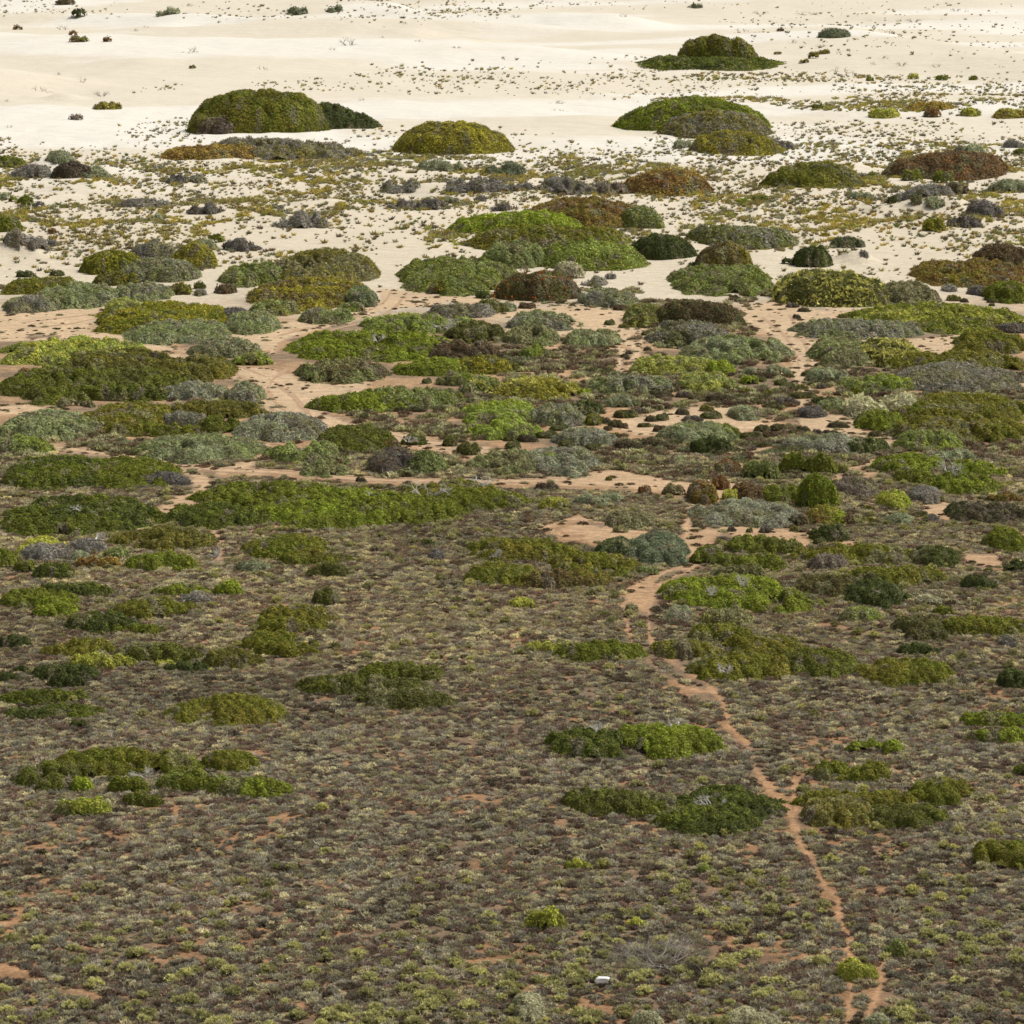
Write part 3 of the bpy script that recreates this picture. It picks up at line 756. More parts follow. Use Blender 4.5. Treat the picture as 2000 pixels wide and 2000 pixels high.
l crm/slv 1325 1232 1425 1300 | pale bush at bottom edge right of the footpath
l crm/slv 445 1222 575 1300 | pale bush at bottom edge below the white stone
d gol/gry 668 53 945 192 | slate topped dome shrub on sand at left
+ yel/grn 410 112 730 242
+ yel/olv 900 65 1157 217
+ sge/gry 640 160 1062 284
d grn/olv -40 255 485 352 | long flat dark green mat at the left edge of sand
d dol/yel 488 225 742 302 | dark olive bush in front of the slate topped dome
d sge/slv 148 290 602 427 | sage mound below the long flat dark mat
d gry/sge -30 355 292 450 | grey sage mat at left edge above the sandy bay
d sge/gry 598 290 912 388 | grey green mat right of the sage mound
d yel/dol 903 282 1032 352 | yellow olive bush alone on the pale sand strip
d dol 1038 283 1107 321 | small dark olive cushion on the pale sand strip
d gry 1038 320 1107 359 | small grey bush on the pale sand strip
d brn 1158 290 1272 347 | small brown bush at left of the yellow dark bush
d dgr 83 220 187 257 | small dark bush on sand near left edge
d dgr 258 215 347 250 | small dark cushion on sand left of the slate dome
d sge/grn 1158 180 1520 307 | green sage left flank of the big olive dome
d olv/gol 1448 113 1988 312 | big olive brown dome shrub left of centre on sand
d yel/brn 1328 248 1935 442 | dark yellow bush in front of the big olive dome
d sge/dsv 1860 310 2028 420 | sage bush at right foot of the big olive dome
d sge/olv 1333 375 1595 467 | sage olive bush beside the sandy track bend
d sge 1618 418 1885 510 | sage low bush right of the track bend
d sge/brg 1818 390 1970 442 | light green bush behind the sage low bush
d yel/grn 448 385 1190 562 | wide yellow olive mound beside the left sandy bay
+ sge/ylg 540 370 745 480
d slv/sge 665 487 1222 617 | rounded sage mound in front of the yellow olive mound
d dgy 1178 420 1350 502 | dark grey twiggy bush between sage mounds
d sge/slv 1188 440 1492 562 | grey sage mound left of the sandy track
d ylg/pgn -60 580 740 735 | large pale green back of the giant mat at left edge
d dol/olv 280 640 905 800 | giant dark green mat with rusty spots at left
+ dol/olv 780 675 1228 832
+ grn/dol -60 720 640 938
+ dol/grn 480 750 960 890
d rst 680 680 762 737 | rusty orange tuft growing in the giant left mat
d rst/yel 88 740 155 792 | rusty tuft at far left in the giant left mat
d gol/slv 1018 590 1382 692 | dull grey sage mound inside the sandy track fork
d brg/sge 1243 662 1465 732 | low bright sage mat beside the track fork
e grn/brg -245 545 690 712 | large smooth bright green mat in the centre
d sge/brn 1568 700 2065 826 | brown sage mat below the large smooth green mat
e brn/dbr 498 600 905 705 | dark brown bush at right end of the smooth green mat
e brg/grn 338 688 730 788 | green bush mat in front of the dark brown bush
+ yel/dol 640 680 1012 782
e sge/brg 558 765 805 842 | pale sage bush below the front green mat
e sge/brg 148 455 775 562 | sage green mat behind the large smooth green mat
e gol/gry 498 395 855 478 | grey olive mat behind the sage green mat
e dol/grn 738 375 935 452 | dark olive cushion right of the grey olive mat
e slv 900 380 995 442 | silver bush right of the dark olive cushion
e dol 618 500 928 618 | dark olive dome at right end of the sage green mat
d grn/dgr 378 835 925 927 | green mat in front of the giant left mat
d gry/slv 858 815 1220 922 | grey bush beside the track curve at left
+ sge/gry 1180 820 1402 937
d gol 298 900 505 962 | dull sage scrub left of the brown green mat
d olv/grn 378 928 910 1112 | broad brown green mat with a grey dead centre
+ dol/olv 820 916 1455 1020
+ grn/dol 1060 1000 1290 1102
+ olv/grn 700 1050 1110 1117
d gry/slv 860 975 1125 1062 | grey dead bush in the middle of the brown green mat
d sge/slv -40 978 535 1137 | sage grey dome at left edge
d slv/gry 1233 975 1725 1142 | silver grey bush at right end of brown green mat
d sge/brg -60 1110 272 1212 | light sage mat at left edge above the lower track
g grn/dgr -60 30 510 232 | large dark green mat at left edge below the lower track
+ grn 320 38 950 212
g dgy 760 115 1012 200 | dark slate bush at the end of the left edge mat
d slv/sge 718 1090 1395 1260 | wide silver sage dome above the lower track
d sge/brg 1420 1140 1835 1268 | bright sage dome right of the wide silver dome
d sge/gol 1608 1210 1895 1332 | grey sage bush above the lower track
e dol/grn -125 1060 335 1205 | dark green mound beside the bright sage dome
e dgy/brn 178 1165 450 1332 | charcoal twiggy bush above the lower track in centre
+ dgr/sge 380 1190 605 1322
e rst/grn 238 1125 370 1182 | rusty topped bush behind the charcoal bush
e grn/dgr 368 1105 505 1162 | dark green cushion behind the charcoal bush
e dol 588 1110 672 1169 | olive cushion, left of two on the sandy spur
e dol 660 1145 795 1217 | olive low mat, right of two on the sandy spur
e sge/gol 328 1285 475 1334 | pale bush at front of the charcoal bush
e sge/grn 128 838 705 967 | sage green mound below the centre green mats
+ brg/grn -122 878 435 987
e pgn/brg 678 912 1110 1062 | pale green dome mat in the centre
+ sge/gry 1060 930 1365 1062
+ pgn/brg 738 1020 1135 1137
e yel/dol 858 785 1315 927 | dark bush with yellow leaves right of centre
+ grn/sge 700 790 910 887
e sge 678 820 785 892 | small sage bush left of the dark yellow leaved bush
e dgr 1278 920 1447 1002 | dark green round bush at left of the cushion field
e yel/grn 1363 985 1457 1057 | yellow green bush below the dark green round bush
e sge/gry 938 440 1325 550 | sage dome on the sand flat, upper of three
e sge/gol 923 520 1230 627 | sage dome on the sand flat, left of three
e sge/slv 1243 532 1545 642 | sage dome on the sand flat, right of three
e brg/sge 1008 625 1170 702 | bright sage cushion below the three sage domes
e slv/gry 1198 1060 1535 1170 | silver grey mat below the dark cushions in centre
e gol/sge 718 1195 1160 1327 | brownish sage mound above the sandy road in centre
+ slv/gry 1000 1165 1445 1334
e brg 1128 1200 1225 1275 | bright green bush inside the silver centre mound
e grn/sge 318 150 975 347 | round green grey mound on sand in centre
e olv 513 285 635 347 | small olive cushion at foot of the round green grey mound
e brn/dol@2.1 878 210 1345 382 | dark brown bush with orange flecks in centre
e crm 1188 165 1345 265 | cream silver bush behind the dark brown bush
e sge/gry 1348 320 1642 420 | sage dome on pale sand right of the dark brown bush
e gry 1338 245 1475 307 | grey bush right behind the dark brown bush
e gry 1463 225 1533 267 | small lone grey tuft on pale sand in centre
e dgr 768 330 858 372 | small dark cushion left of the dark brown bush
"""
things = []; cur = None
for ln in DATA.strip().splitlines():
    ln = ln.strip()
    if not ln or ln[0] == '#': continue
    if ln[0] == '+':
        t = ln[1:].split(); cur['b'].append((cur['r'], t[0], *[float(v) for v in t[1:5]]))
    else:
        L_, lab = ln.split('|'); t = L_.split()
        cur = dict(r=t[0], label=lab.strip(), b=[(t[0], t[1], *[float(v) for v in t[2:6]])]); things.append(cur)
CATN = dict(slv='silver_shrub', dsv='silver_shrub', gry='grey_shrub', dgy='grey_shrub', gbr='dead_shrub', crm='flowering_shrub',
            rst='rusty_shrub', brn='brown_shrub', dbr='brown_shrub')
NL = 0
for ti, T_ in enumerate(things):
    fits = []
    for bk in T_['b']:
        kk, _, hv = bk[1].partition('@'); k1 = kk.split('/')[0]
        fits.append(((bk[0], kk)+tuple(bk[2:]), fit(bk[0], *bk[2:], hov=float(hv) if hv else None, flat_=(k1 in SPIKY and k1 != 'crm'))))
    f0 = fits[0][1]
    k0 = fits[0][0][1].split('/')[0]
    name = CATN.get(k0, 'cushion_shrub' if ('cushion' in T_['label'] or 'dome' in T_['label']) else ('mat_shrub' if 'mat' in T_['label'] else 'green_shrub'))
    root = link(name, None, loc=(f0[0], f0[1], f0[2])); root.empty_display_size = .2
    tag(root, T_['label'], 'mat plant' if name == 'mat_shrub' else 'shrub')
    org = np.array([f0[0], f0[1], f0[2]])
    for bi, (bk, (x, y, z, a, b, h, s)) in enumerate(fits):
        kinds = bk[1]
        py1 = box(*bk[:1], *bk[2:])[3]; spk = kinds.split('/')[0] in SPIKY
        hol = (1.6 if spk else 0.) if py1 < 545 else .42
        if len(fits) > 1 and py1 < 200: hol = 0
        core, lf = mound_arrays(x, y, a, b, h, kinds, 1000+ti*37+bi*7, s*.512, hollow=hol, cover=.8 if (spk and py1 < 545) else 1.2)
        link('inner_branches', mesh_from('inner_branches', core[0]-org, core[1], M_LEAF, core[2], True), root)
        link('foliage', mesh_from('foliage', lf[0]-org, lf[1], M_LEAF, lf[2]), root); NL += len(lf[1])
        if 'yellow flowers' in T_['label'] or 'cream flowering bush left' in T_['label'] or 'yellow leaves' in T_['label'] or 'orange flecks' in T_['label']:
            r = np.random.default_rng(ti); V = lf[0].reshape(-1, 3, 3); cen = V[:, 2]
            cm = .5*sst(.42, .6, fbm(cen[:, 0]/1.3, cen[:, 1]/1.3, ti))+.03
            if 'orange' in T_['label']: cm = cm*.12
            k = r.random(len(cen)) < cm*(.6 if kinds[0] == 'd' or kinds[0] == 'y' else .5)
            if k.any():
                P = cen[k]; n = len(P); q = r.normal(size=(n, 3, 3))*(.045+1.0/(s*.512))
                fcol = np.array((.62, .60, .34)) if kinds.startswith('crm') else (np.array((.55, .16, .03)) if 'orange' in T_['label'] else np.array((.50, .47, .12)))
                FC = np.repeat(fcol[None]*(.7+.6*r.random(n))[:, None], 3, 0)
                tag(link('flowers', mesh_from('flowers', (P[:, None]+q).reshape(-1, 3)-org, np.arange(3*n).reshape(-1, 3), M_LEAF, FC), root), kind='stuff')
print('shrubs', len(things), 'leaves', NL)

ANCH = []
for T_ in things:
    bs = [box(bk[0], *bk[2:]) for bk in T_['b']]
    if len(T_['label'].split()) <= 10:
        bb = (min(b[0] for b in bs), min(b[1] for b in bs), max(b[2] for b in bs), max(b[3] for b in bs))
        if bb[2]-bb[0] > 30: ANCH.append((bb, T_['label']))
LABC = {}
ORD = ['', 'second ', 'third ', 'fourth ', 'fifth ', 'sixth ', 'seventh ', 'eighth ', 'ninth ', 'tenth ', 'eleventh ', 'twelfth ', 'thirteenth ', 'fourteenth ']
def near_labels(items):
    """items: (px, py, noun) -> a label for each, told from the nearest well described shrub, nearest one first"""
    rows_ = []
    for k, (px_, py_, noun) in enumerate(items):
        best = None
        for bb, lab in ANCH:
            dx = max(bb[0]-px_, 0, px_-bb[2]); dy = max(bb[1]-py_, 0, py_-bb[3]); cxd = px_-(bb[0]+bb[2])/2
            d = dx+2.0*dy
            if best is None or d < best[0]:
                w = 'left of' if dx > 0 and cxd < 0 else ('right of' if dx > 0 else ('behind' if py_ < (bb[1]+bb[3])/2 else 'in front of'))
                best = (d, w, lab)
        rows_.append((best[0], k, noun, best[1], best[2]))
    out = [None]*len(items); cnt = {}
    for d, k, noun, w, lab in sorted(rows_):
        key = (noun, w, lab); c_ = cnt.get(key, 0); cnt[key] = c_+1
        t_ = '%s%s %s the %s' % (ORD[min(c_, len(ORD)-1)], noun, w, lab)
        out[k] = ' '.join(t_.split()[:16])
    return out
# dark cushion plants: shared meshes, one object each
CUSH = """e 1410 850 1520 885;e 1690 893 1740 922;e 1665 932 1725 965;e 1720 945 1780 975;e 1790 940 1830 965;e 1855 962 1920 998;e 1740 990 1810 1030;e 1520 955 1630 1015;e 1640 960 1700 990;e 1485 1020 1560 1065;e 1540 1030 1590 1070;e 1440 1005 1500 1045;e 1645 1038 1710 1065;e 1460 1058 1505 1083;e 1690 1000 1750 1035;e 1855 870 1932 905;e 1700 865 1830 905;e 1490 1090 1565 1130;e 930 1135 1010 1185;e 1000 1100 1100 1145;e 1090 1085 1210 1125;e 920 1105 980 1140;e 1220 1130 1300 1175;e 1310 1100 1370 1160;e 1360 1150 1450 1190;e 1170 1060 1280 1085;e 1530 1130 1680 1190;e 1660 1120 1820 1185;e 1160 905 1230 950;e 1730 1050 1800 1090;e 1665 545 1705 570;e 1465 485 1520 515;e 1540 510 1600 530;e 1290 575 1350 610;e 1515 400 1585 435;e 1005 390 1090 425;e 480 800 530 830;e 405 1050 460 1080;e 125 1340 180 1365;h 1470 140 1505 165;e 1680 625 1720 655;e 1580 650 1615 670;e 1575 680 1600 700
f 590 805 660 840;f 620 825 700 862;f 705 830 770 860;f 670 865 805 910;f 590 900 720 950;f 400 850 480 890;f 230 880 390 930;f 60 870 140 905;f 125 885 185 915;f 525 860 600 900;f 60 960 125 995;f 185 940 260 980;f 540 870 640 900;f 95 1000 200 1035;f 190 980 300 1020;f 560 1045 650 1085;f 480 1050 560 1090;f 500 790 545 820;f 560 770 620 800;f 930 452 982 476;f 720 418 780 443;f 655 392 720 420;f 690 450 730 480;f 555 585 600 608;f 710 1055 780 1095;f 790 1078 850 1105;f 850 1080 940 1110;f 885 1032 990 1068;f 1095 1083 1165 1115;f 600 1130 700 1170;f 610 1165 760 1210;f 980 1230 1040 1262;f 400 1070 520 1140;f 520 1080 620 1130;f 650 1075 740 1110;f 560 1130 600 1165;f 440 1150 490 1190;f 905 1265 985 1310;f 800 715 860 750;f 735 755 800 790;f 815 825 865 857;f 1520 348 1595 385;f 1595 372 1635 392;f 1735 378 1775 395;f 1745 395 1775 412;f 1810 420 1850 440
i 510 410 570 448;i 335 420 380 440;i 435 428 470 446;i 585 388 640 415;i 670 412 720 440;i 980 45 1040 78;i 1055 305 1130 330;i 1000 310 1030 330;i 1050 360 1150 395;i 800 475 865 510;i 1340 330 1410 360"""
protos = []
for v in range(8):
    kd = ['dbr/dol', 'dol/dbr', 'dgr/dol', 'dbr/brn', 'dol/olv', 'dbr/dgy', 'dgr/dbr', 'dbr/dol'][v]
    core, lf = mound_arrays(0, 0, 1.0, 1.0, .8, kd, 50+v*13, 12.5, cover=1.5)
    off = np.array([0, 0, float(terr(0., 0.))])
    cm_ = mesh_from('inner_branches', core[0]-off, core[1], M_LEAF, core[2], True)
    lm_ = mesh_from('foliage', lf[0]-off, lf[1], M_LEAF, lf[2]); protos.append((cm_, lm_))
r = random.Random(5)
NOUN = ['dark brown cushion', 'dull olive cushion', 'dark green cushion', 'brown cushion', 'olive brown cushion', 'grey brown cushion', 'blackish green cushion', 'dark brown cushion']
cl = [e.split() for e in CUSH.replace('\n', ';').split(';') if e.strip()]
vs = [r.randrange(8) for _ in cl]; bxs = [box(t[0], *[float(v) for v in t[1:]]) for t in cl]
labs = near_labels([((b[0]+b[2])/2, b[3], NOUN[v]) for b, v in zip(bxs, vs)])
for t, v_, lb in zip(cl, vs, labs):
    x, y, z, a, b, h, s = fit(t[0], *[float(v) for v in t[1:]]); cm_, lm_ = protos[v_]
    o = link('cushion_plant', None, loc=(x, y, z)); o.empty_display_size = .2
    o.scale = (a*1.1, min(b, 1.2*a)*1.1, min(max(h, .3)*1.1, .8*a+.1))
    tag(o, lb, 'cushion plant', 'dark cushion plants scattered on the sand')
    link('inner_branches', cm_, o); link('foliage', lm_, o)

# ------------------------------------------------------------------ dead wood
def tube(V, Fc, p0, p1, r0, r1):
    d = p1-p0; L_ = np.linalg.norm(d)+1e-9; d = d/L_; u = np.cross(d, (0.3, .5, .81)); u /= np.linalg.norm(u)+1e-9; w = np.cross(d, u); n = len(V)
    for (p, q) in ((p0, r0), (p1, r1)):
        for k in range(3):
            an = 2*math.pi*k/3; V.append(p+q*(math.cos(an)*u+math.sin(an)*w))
    for k in range(3):
        Fc.append((n+k, n+(k+1) % 3, n+3+(k+1) % 3, n+3+k))
def branches(a, b, h, seed, rad, stems=7, depth=3, spread=1.0):
    r = np.random.default_rng(seed); V = []; Fc = []
    def grow(p, d, L_, q, k):
        for s_ in range(3):
            d2 = d+r.normal(size=3)*.28; d2 /= np.linalg.norm(d2); p1 = p+d2*L_/3*np.array((1, 1, 1)); p1[2] = max(p1[2], -.05)
            tube(V, Fc, p, p1, q, q*.8); p = p1; q *= .8; d = d2
            if k > 0 and s_ > 0:
                for _ in range(2):
                    dd = d+r.normal(size=3)*.75; dd /= np.linalg.norm(dd); grow(p, dd, L_*.62, q*.75, k-1)
    for s_ in range(stems):
        th = r.random()*2*math.pi; rr = math.sqrt(r.random())*.55
        d = np.array((math.cos(th)*spread, math.sin(th)*spread, .75+.5*r.random())); d /= np.linalg.norm(d)
        grow(np.array((rr*math.cos(th), rr*math.sin(th), -.02)), d, .9, rad, depth)
    V = np.array(V); V[:, 0] *= a/1.3; V[:, 1] *= b/1.3; V[:, 2] *= h/max(V[:, 2].max(), .1)
    return V, np.array(Fc)
DEAD = [
 ('h', 400, 185, 620, 290, 'arching bleached branches, left group in the very wide dark green mat'),
 ('h', 690, 172, 900, 235, 'bleached twisted branches, right group in the very wide dark green mat'),
 ('h', 160, 252, 272, 302, 'small forked bleached branches inside the very wide dark green mat'),
 ('e', 495, 490, 685, 568, 'tangle of white bare branches behind the smooth bright green mat'),
 ('e', 178, 578, 292, 632, 'small grey branches on the smooth bright green mat'),
 ('h', 828, 575, 905, 622, 'small bleached branch on left part of the long olive mat'),
 ('i', 1430, 62, 1602, 168, 'bleached tangle of dead branches in the ring shaped mat'),
 ('l', 288, 178, 372, 218, 'bleached twigs in left half of the green oval mat'),
 ('l', 578, 143, 655, 200, 'bleached twigs in right half of the green oval mat'),
 ('l', 700, 465, 812, 500, 'bleached twigs low in the long dark green mat by footpath'),
 ('i', 268, 1212, 365, 1252, 'curved white dead branch on the scrub beside the footpath'),
 ('e', 362, 1140, 450, 1182, 'white dead branches behind the charcoal twiggy bush'),
 ('g', 378, 335, 600, 392, 'bare grey twigs in the middle of the large left mat'),
 ('i', 380, 700, 482, 785, 'bare grey twigs in the middle of the vivid green mat'),
 ('k', 500, 345, 582, 388, 'bare twigs in the middle of the large spreading mat'),
 ('g', 1128, 555, 1205, 622, 'thin white dead branch on scrub in the left heath'),
 ('g', 455, 478, 560, 530, 'grey forked branches behind the golden orange mat'),
 ('i', 200, 785, 285, 825, 'grey bare twigs at left side of the vivid green mat'),
]
for k, (rg, x0, y0, x1, y1, lab) in enumerate(DEAD):
    bx = box(rg, x0, y0, x1, y1); gx, gy, gz = [float(v[0]) for v in ground((bx[0]+bx[2])/2, bx[3])]
    s = F/(gy*cT-(gz-H)*sT); a = .5*(bx[2]-bx[0])/s; h = max((bx[3]-bx[1])/s, .5)
    V, Fc = branches(a, a*.7, h*.9, 900+k, .95/(s*.512)/max(a, .3)*1.3, stems=7, depth=2, spread=1.3)
    tag(link('dead_branches', mesh_from('dead_branches', V, Fc, M_BONE), loc=(gx, gy+.1*a, gz+.45)), lab, 'dead branches')
bx = box('l', 440, 945, 685, 1088); gx, gy, gz = [float(v[0]) for v in ground((bx[0]+bx[2])/2, bx[3]-18)]
root = tag(link('bare_shrub', None, loc=(gx, gy, gz)), 'leafless grey twiggy shrub standing in the bottom heath above the white stone', 'shrub'); root.empty_display_size = .2
V, Fc = branches(1.45, 1.1, 1.0, 77, .022, stems=18, depth=3, spread=.9); link('branches', mesh_from('branches', V, Fc, M_TWIG), root)
V, Fc = branches(1.6, 1.2, .75, 78, .013, stems=26, depth=3, spread=1.0); link('twigs', mesh_from('twigs', V, Fc, M_DTWIG), root)
WISP = """a 300 125 380 160;a 970 235 1090 285;a 390 400 475 445;a 290 380 340 405;a 170 445 290 495;a 500 475 600 520;a 1770 245 1820 270;a 0 520 60 550
a 0 660 75 690;a 975 10 1060 35;a 1385 340 1470 380;a 830 665 900 720;b 30 180 145 245;b 400 205 505 225;b 110 515 180 545;b 1165 530 1270 560
b 1180 575 1280 600;b 960 70 1020 95;b 1540 65 1600 90;b 350 105 415 130;b 250 130 290 150;b 250 185 285 205;c 370 135 487 175;c 465 50 565 78
c 695 55 870 80;c 1385 35 1440 55;c 755 225 890 260;c 660 200 720 235;c 890 335 1075 410;c 1240 320 1310 355;c 1430 330 1500 360;c 1085 320 1145 350
c 890 262 960 290;c 1145 290 1220 318;c 1790 340 1850 365;c 1535 35 1600 60;c 1060 125 1160 145;c 1140 150 1260 180;c 1590 145 1630 165;a 700 145 760 170
a 770 130 820 150;b 640 240 700 260;b 1140 0 1200 15;b 1270 0 1420 12;c 1210 90 1290 120;c 1660 205 1700 230;c 1840 225 1932 255;c 1290 90 1390 120"""
wm = []
for v in range(6):
    V, Fc = branches(1, 1, 1, 300+v, .05, stems=6, depth=2, spread=1.5); wm.append(mesh_from('twigs', V, Fc, M_DTWIG))
wl = [e.split() for e in WISP.replace('\n', ';').split(';')]; wb = [box(t[0], *[float(v) for v in t[1:]]) for t in wl]
wlab = near_labels([((b[0]+b[2])/2, b[3], 'wispy twig clump') for b in wb])
for k, t in enumerate(wl):
    bx = box(t[0], *[float(v) for v in t[1:]]); gx, gy, gz = [float(v[0]) for v in ground((bx[0]+bx[2])/2, bx[3])]
    s = F/(gy*cT-(gz-H)*sT); a = .5*(bx[2]-bx[0])/s
    o = link('dead_twig_clump', wm[k % 6], loc=(gx, gy+a*.4, gz-.1)); o.scale = (a*.9, a*.6, .85*(bx[3]-bx[1])/s)
    tag(o, wlab[k], 'dead twigs', 'dead twig clumps on the open dune sand')

# the white stone
bx = box('l', 318, 1112, 366, 1136); gx, gy, gz = [float(v[0]) for v in ground((bx[0]+bx[2])/2, bx[3]+1)]
s = F/(gy*cT-(gz-H)*sT); w = .5*(bx[2]-bx[0])/s
V = []; Fc = []; nu, nv = 18, 10; r = np.random.default_rng(3)
for j in range(nv+1):
    for i in range(nu):
        th = 2*math.pi*i/nu; ph = math.pi*j/nv
        d = np.array((math.cos(th)*math.sin(ph), math.sin(th)*math.sin(ph), math.cos(ph)))
        e = np.sign(d)*np.abs(d)**.6; q = 1+.55*(float(vnoise(d[0]*2+5, d[1]*2+d[2]*3, 9))-.5)
        V.append(e*q*np.array((w*1.08, w*.62, .105+.03*d[0]))+np.array((.05*d[2], 0, .13)))
for j in range(nv):
    for i in range(nu): Fc.append((j*nu+i, j*nu+(i+1) % nu, (j+1)*nu+(i+1) % nu, (j+1)*nu+i))
tag(link('white_stone', mesh_from('white_stone', V, np.array(Fc), M_ROCK, smooth=True), loc=(gx, gy+w*.4, gz+.08)),
    'white block shaped stone lying in the grey scrub near the bottom edge', 'stone')

# ------------------------------------------------------------------ small plants: mesh variants
def fan(n, rad, hgt, lw, seed, colf, lean=.8, r0=.5, flatness=.6):
    """n blade triangles springing from a low dome; colf(t, r) -> rgb"""
    r = np.random.default_rng(seed); th = r.random(n)*2*math.pi; q = np.sqrt(r.random(n))
    bxp = rad*r0*q*np.cos(th); byp = rad*r0*q*np.sin(th); bz = hgt*.25*r.random(n)
    d = np.stack([np.cos(th)*q*lean+.35*r.normal(size=n), np.sin(th)*q*lean+.35*r.normal(size=n), .55+.5*r.random(n)], -1)
    d /= np.linalg.norm(d, axis=1)[:, None]; ln = hgt*(.5+.7*r.random(n))
    T = np.cross(d, r.normal(size=(n, 3))); T /= np.linalg.norm(T, axis=1)[:, None]
    B = np.stack([bxp, byp, bz-.02], -1); W = (lw*(.6+.8*r.random(n)))[:, None]
    V = np.stack([B-T*W*.5, B+T*W*.5, B+d*ln[:, None]], 1).reshape(-1, 3)
    return V, np.repeat(colf(r, n), 3, 0)
def heads(nh, per, rad, hgt, hr, seed, colf):
    """rounded bush of nh leafy heads, each of `per` small leaf triangles"""
    r = np.random.default_rng(seed); Vs = []; Cs = []
    for _ in range(nh):
        th = r.random()*2*math.pi; q = math.sqrt(r.random()); el = math.sqrt(max(1-q*q, 0))
        c = np.array((rad*q*math.cos(th), rad*q*math.sin(th), hgt*(.25+.75*el)*(.8+.35*r.random())))
        d = np.array((q*math.cos(th), q*math.sin(th), .7+el)); d /= np.linalg.norm(d)
        j = r.normal(size=(per, 3)); j /= np.linalg.norm(j, axis=1)[:, None]; D = d*.9+j*.8; D /= np.linalg.norm(D, axis=1)[:, None]
        T = np.cross(D, r.normal(size=(per, 3))); T /= np.linalg.norm(T, axis=1)[:, None]
        B = c-d*hr*.6+j*hr*.25; l = (hr*(.8+.5*r.random(per)))[:, None]
        Vs.append(np.stack([B-T*hr*.28, B+T*hr*.28, B+D*l], 1).reshape(-1, 3)); Cs.append(np.repeat(colf(r, per)*(.8+.4*r.random()), 3, 0))
    return np.concatenate(Vs), np.concatenate(Cs)
one = lambda c, j=.35: (lambda r, n: np.array(c)[None]*(1-j+2*j*r.random(n))[:, None])
def tri_mesh(name, parts, mat):
    V = np.concatenate([p[0] for p in parts]); Cc = np.concatenate([p[1] for p in parts])
    return mesh_from(name, V, np.arange(len(V)).reshape(-1, 3), mat, Cc)
scrub_v = []
for v in range(8):
    # curled wiry clump: leafy knots over a dark twig base
    parts = [fan(46, .17, .11, .035, 10+v, one((.55, .47, .40)), lean=1.3, r0=1.0), heads(20, 8, .16, .115, .050, 50+v, one((1.2, 1.15, 1.0), .5)),
             fan(26, .17, .16, .026, 30+v, one((1.3, 1.25, 1.2)), lean=.9, r0=.9)]
    scrub_v.append(tri_mesh('scrub', parts, M_INST))
bush_v = []; bush_i = []
for v in range(6):
    mk = lambda m: tri_mesh('pale_bush', [heads(34, 11, .25, .27, .075, 70+v, one((1, 1, 1) if m is M_INST else (.53, .51, .22), .4)),
                                          fan(60, .22, .20, .03, 90+v, one((.35, .31, .26) if m is M_INST else (.14, .12, .07)))], m)
    bush_v.append(mk(M_INST)); bush_i.append(mk(M_RND))
tuft_v = [tri_mesh('tuft', [fan(30, .16, .36, .10, 110+v, one((1, 1, 1), .5), lean=.75, r0=.9)], M_INST) for v in range(6)]
far_v = [tri_mesh('low_scrub', [fan(60, .30, .26, .07, 130+v, one((.75, .7, .62), .4), lean=1.2, r0=1.0), heads(16, 7, .30, .24, .12, 140+v, one((1.15, 1.15, 1.0), .45))], M_INST) for v in range(6)]
def scatter(name, label, pts, scl, tint, variants, cat=None):
    """one object: geometry nodes instance the variants on the points (plants too many to count)"""
    me = bpy.data.meshes.new(name); me.vertices.add(len(pts)); me.vertices.foreach_set('co', np.asarray(pts, np.float32).ravel())
    rr = np.random.default_rng(len(pts))
    def att(n, ty, arr, key):
        a = me.attributes.new(n, ty, 'POINT'); a.data.foreach_set(key, np.asarray(arr).ravel())
    att('scl', 'FLOAT_VECTOR', np.asarray(scl, np.float32), 'vector')
    att('rot', 'FLOAT_VECTOR', np.stack([rr.normal(size=len(pts))*.08, rr.normal(size=len(pts))*.08, rr.random(len(pts))*6.28], -1).astype(np.float32), 'vector')
    att('vid', 'INT', rr.integers(0, len(variants), len(pts)).astype(np.int32), 'value')
    t4 = np.ones((len(pts), 4), np.float32); t4[:, :3] = tint; att('tint', 'FLOAT_COLOR', t4, 'color')
    o = link(name, me)
    coll = bpy.data.collections.new(name+'_kinds')
    for i, vme in enumerate(variants):
        coll.objects.link(bpy.data.objects.new('%s_kind_%d' % (name, i), vme))
    ng = bpy.data.node_groups.new(name, 'GeometryNodeTree')
    ng.interface.new_socket('Geometry', in_out='INPUT', socket_type='NodeSocketGeometry'); ng.interface.new_socket('Geometry', in_out='OUTPUT', socket_type='NodeSocketGeometry')
    N = ng.nodes.new; gi = N('NodeGroupInput'); go = N('NodeGroupOutput'); m2p = N('GeometryNodeMeshToPoints'); ip = N('GeometryNodeInstanceOnPoints')
    ci = N('GeometryNodeCollectionInfo'); ci.inputs['Collection'].default_value = coll; ci.inputs['Separate Children'].default_value = True; ci.inputs['Reset Children'].default_value = True
    ip.inputs['Pick Instance'].default_value = True
    def na(n, ty):
        a = N('GeometryNodeInputNamedAttribute'); a.data_type = ty; a.inputs['Name'].default_value = n; return a.outputs['Attribute']
    e2r = N('FunctionNodeEulerToRotation'); l = ng.links.new
    l(gi.outputs[0], m2p.inputs['Mesh']); l(m2p.outputs[0], ip.inputs['Points']); l(ci.outputs[0], ip.inputs['Instance'])
    l(na('vid', 'INT'), ip.inputs['Instance Index']); l(na('scl', 'FLOAT_VECTOR'), ip.inputs['Scale'])
    l(na('rot', 'FLOAT_VECTOR'), e2r.inputs[0]); l(e2r.outputs[0], ip.inputs['Rotation']); l(ip.outputs[0], go.inputs[0])
    md = o.modifiers.new('scatter', 'NODES'); md.node_group = ng
    tag(o, label, cat, kind='stuff'); print(name, len(pts)); return o
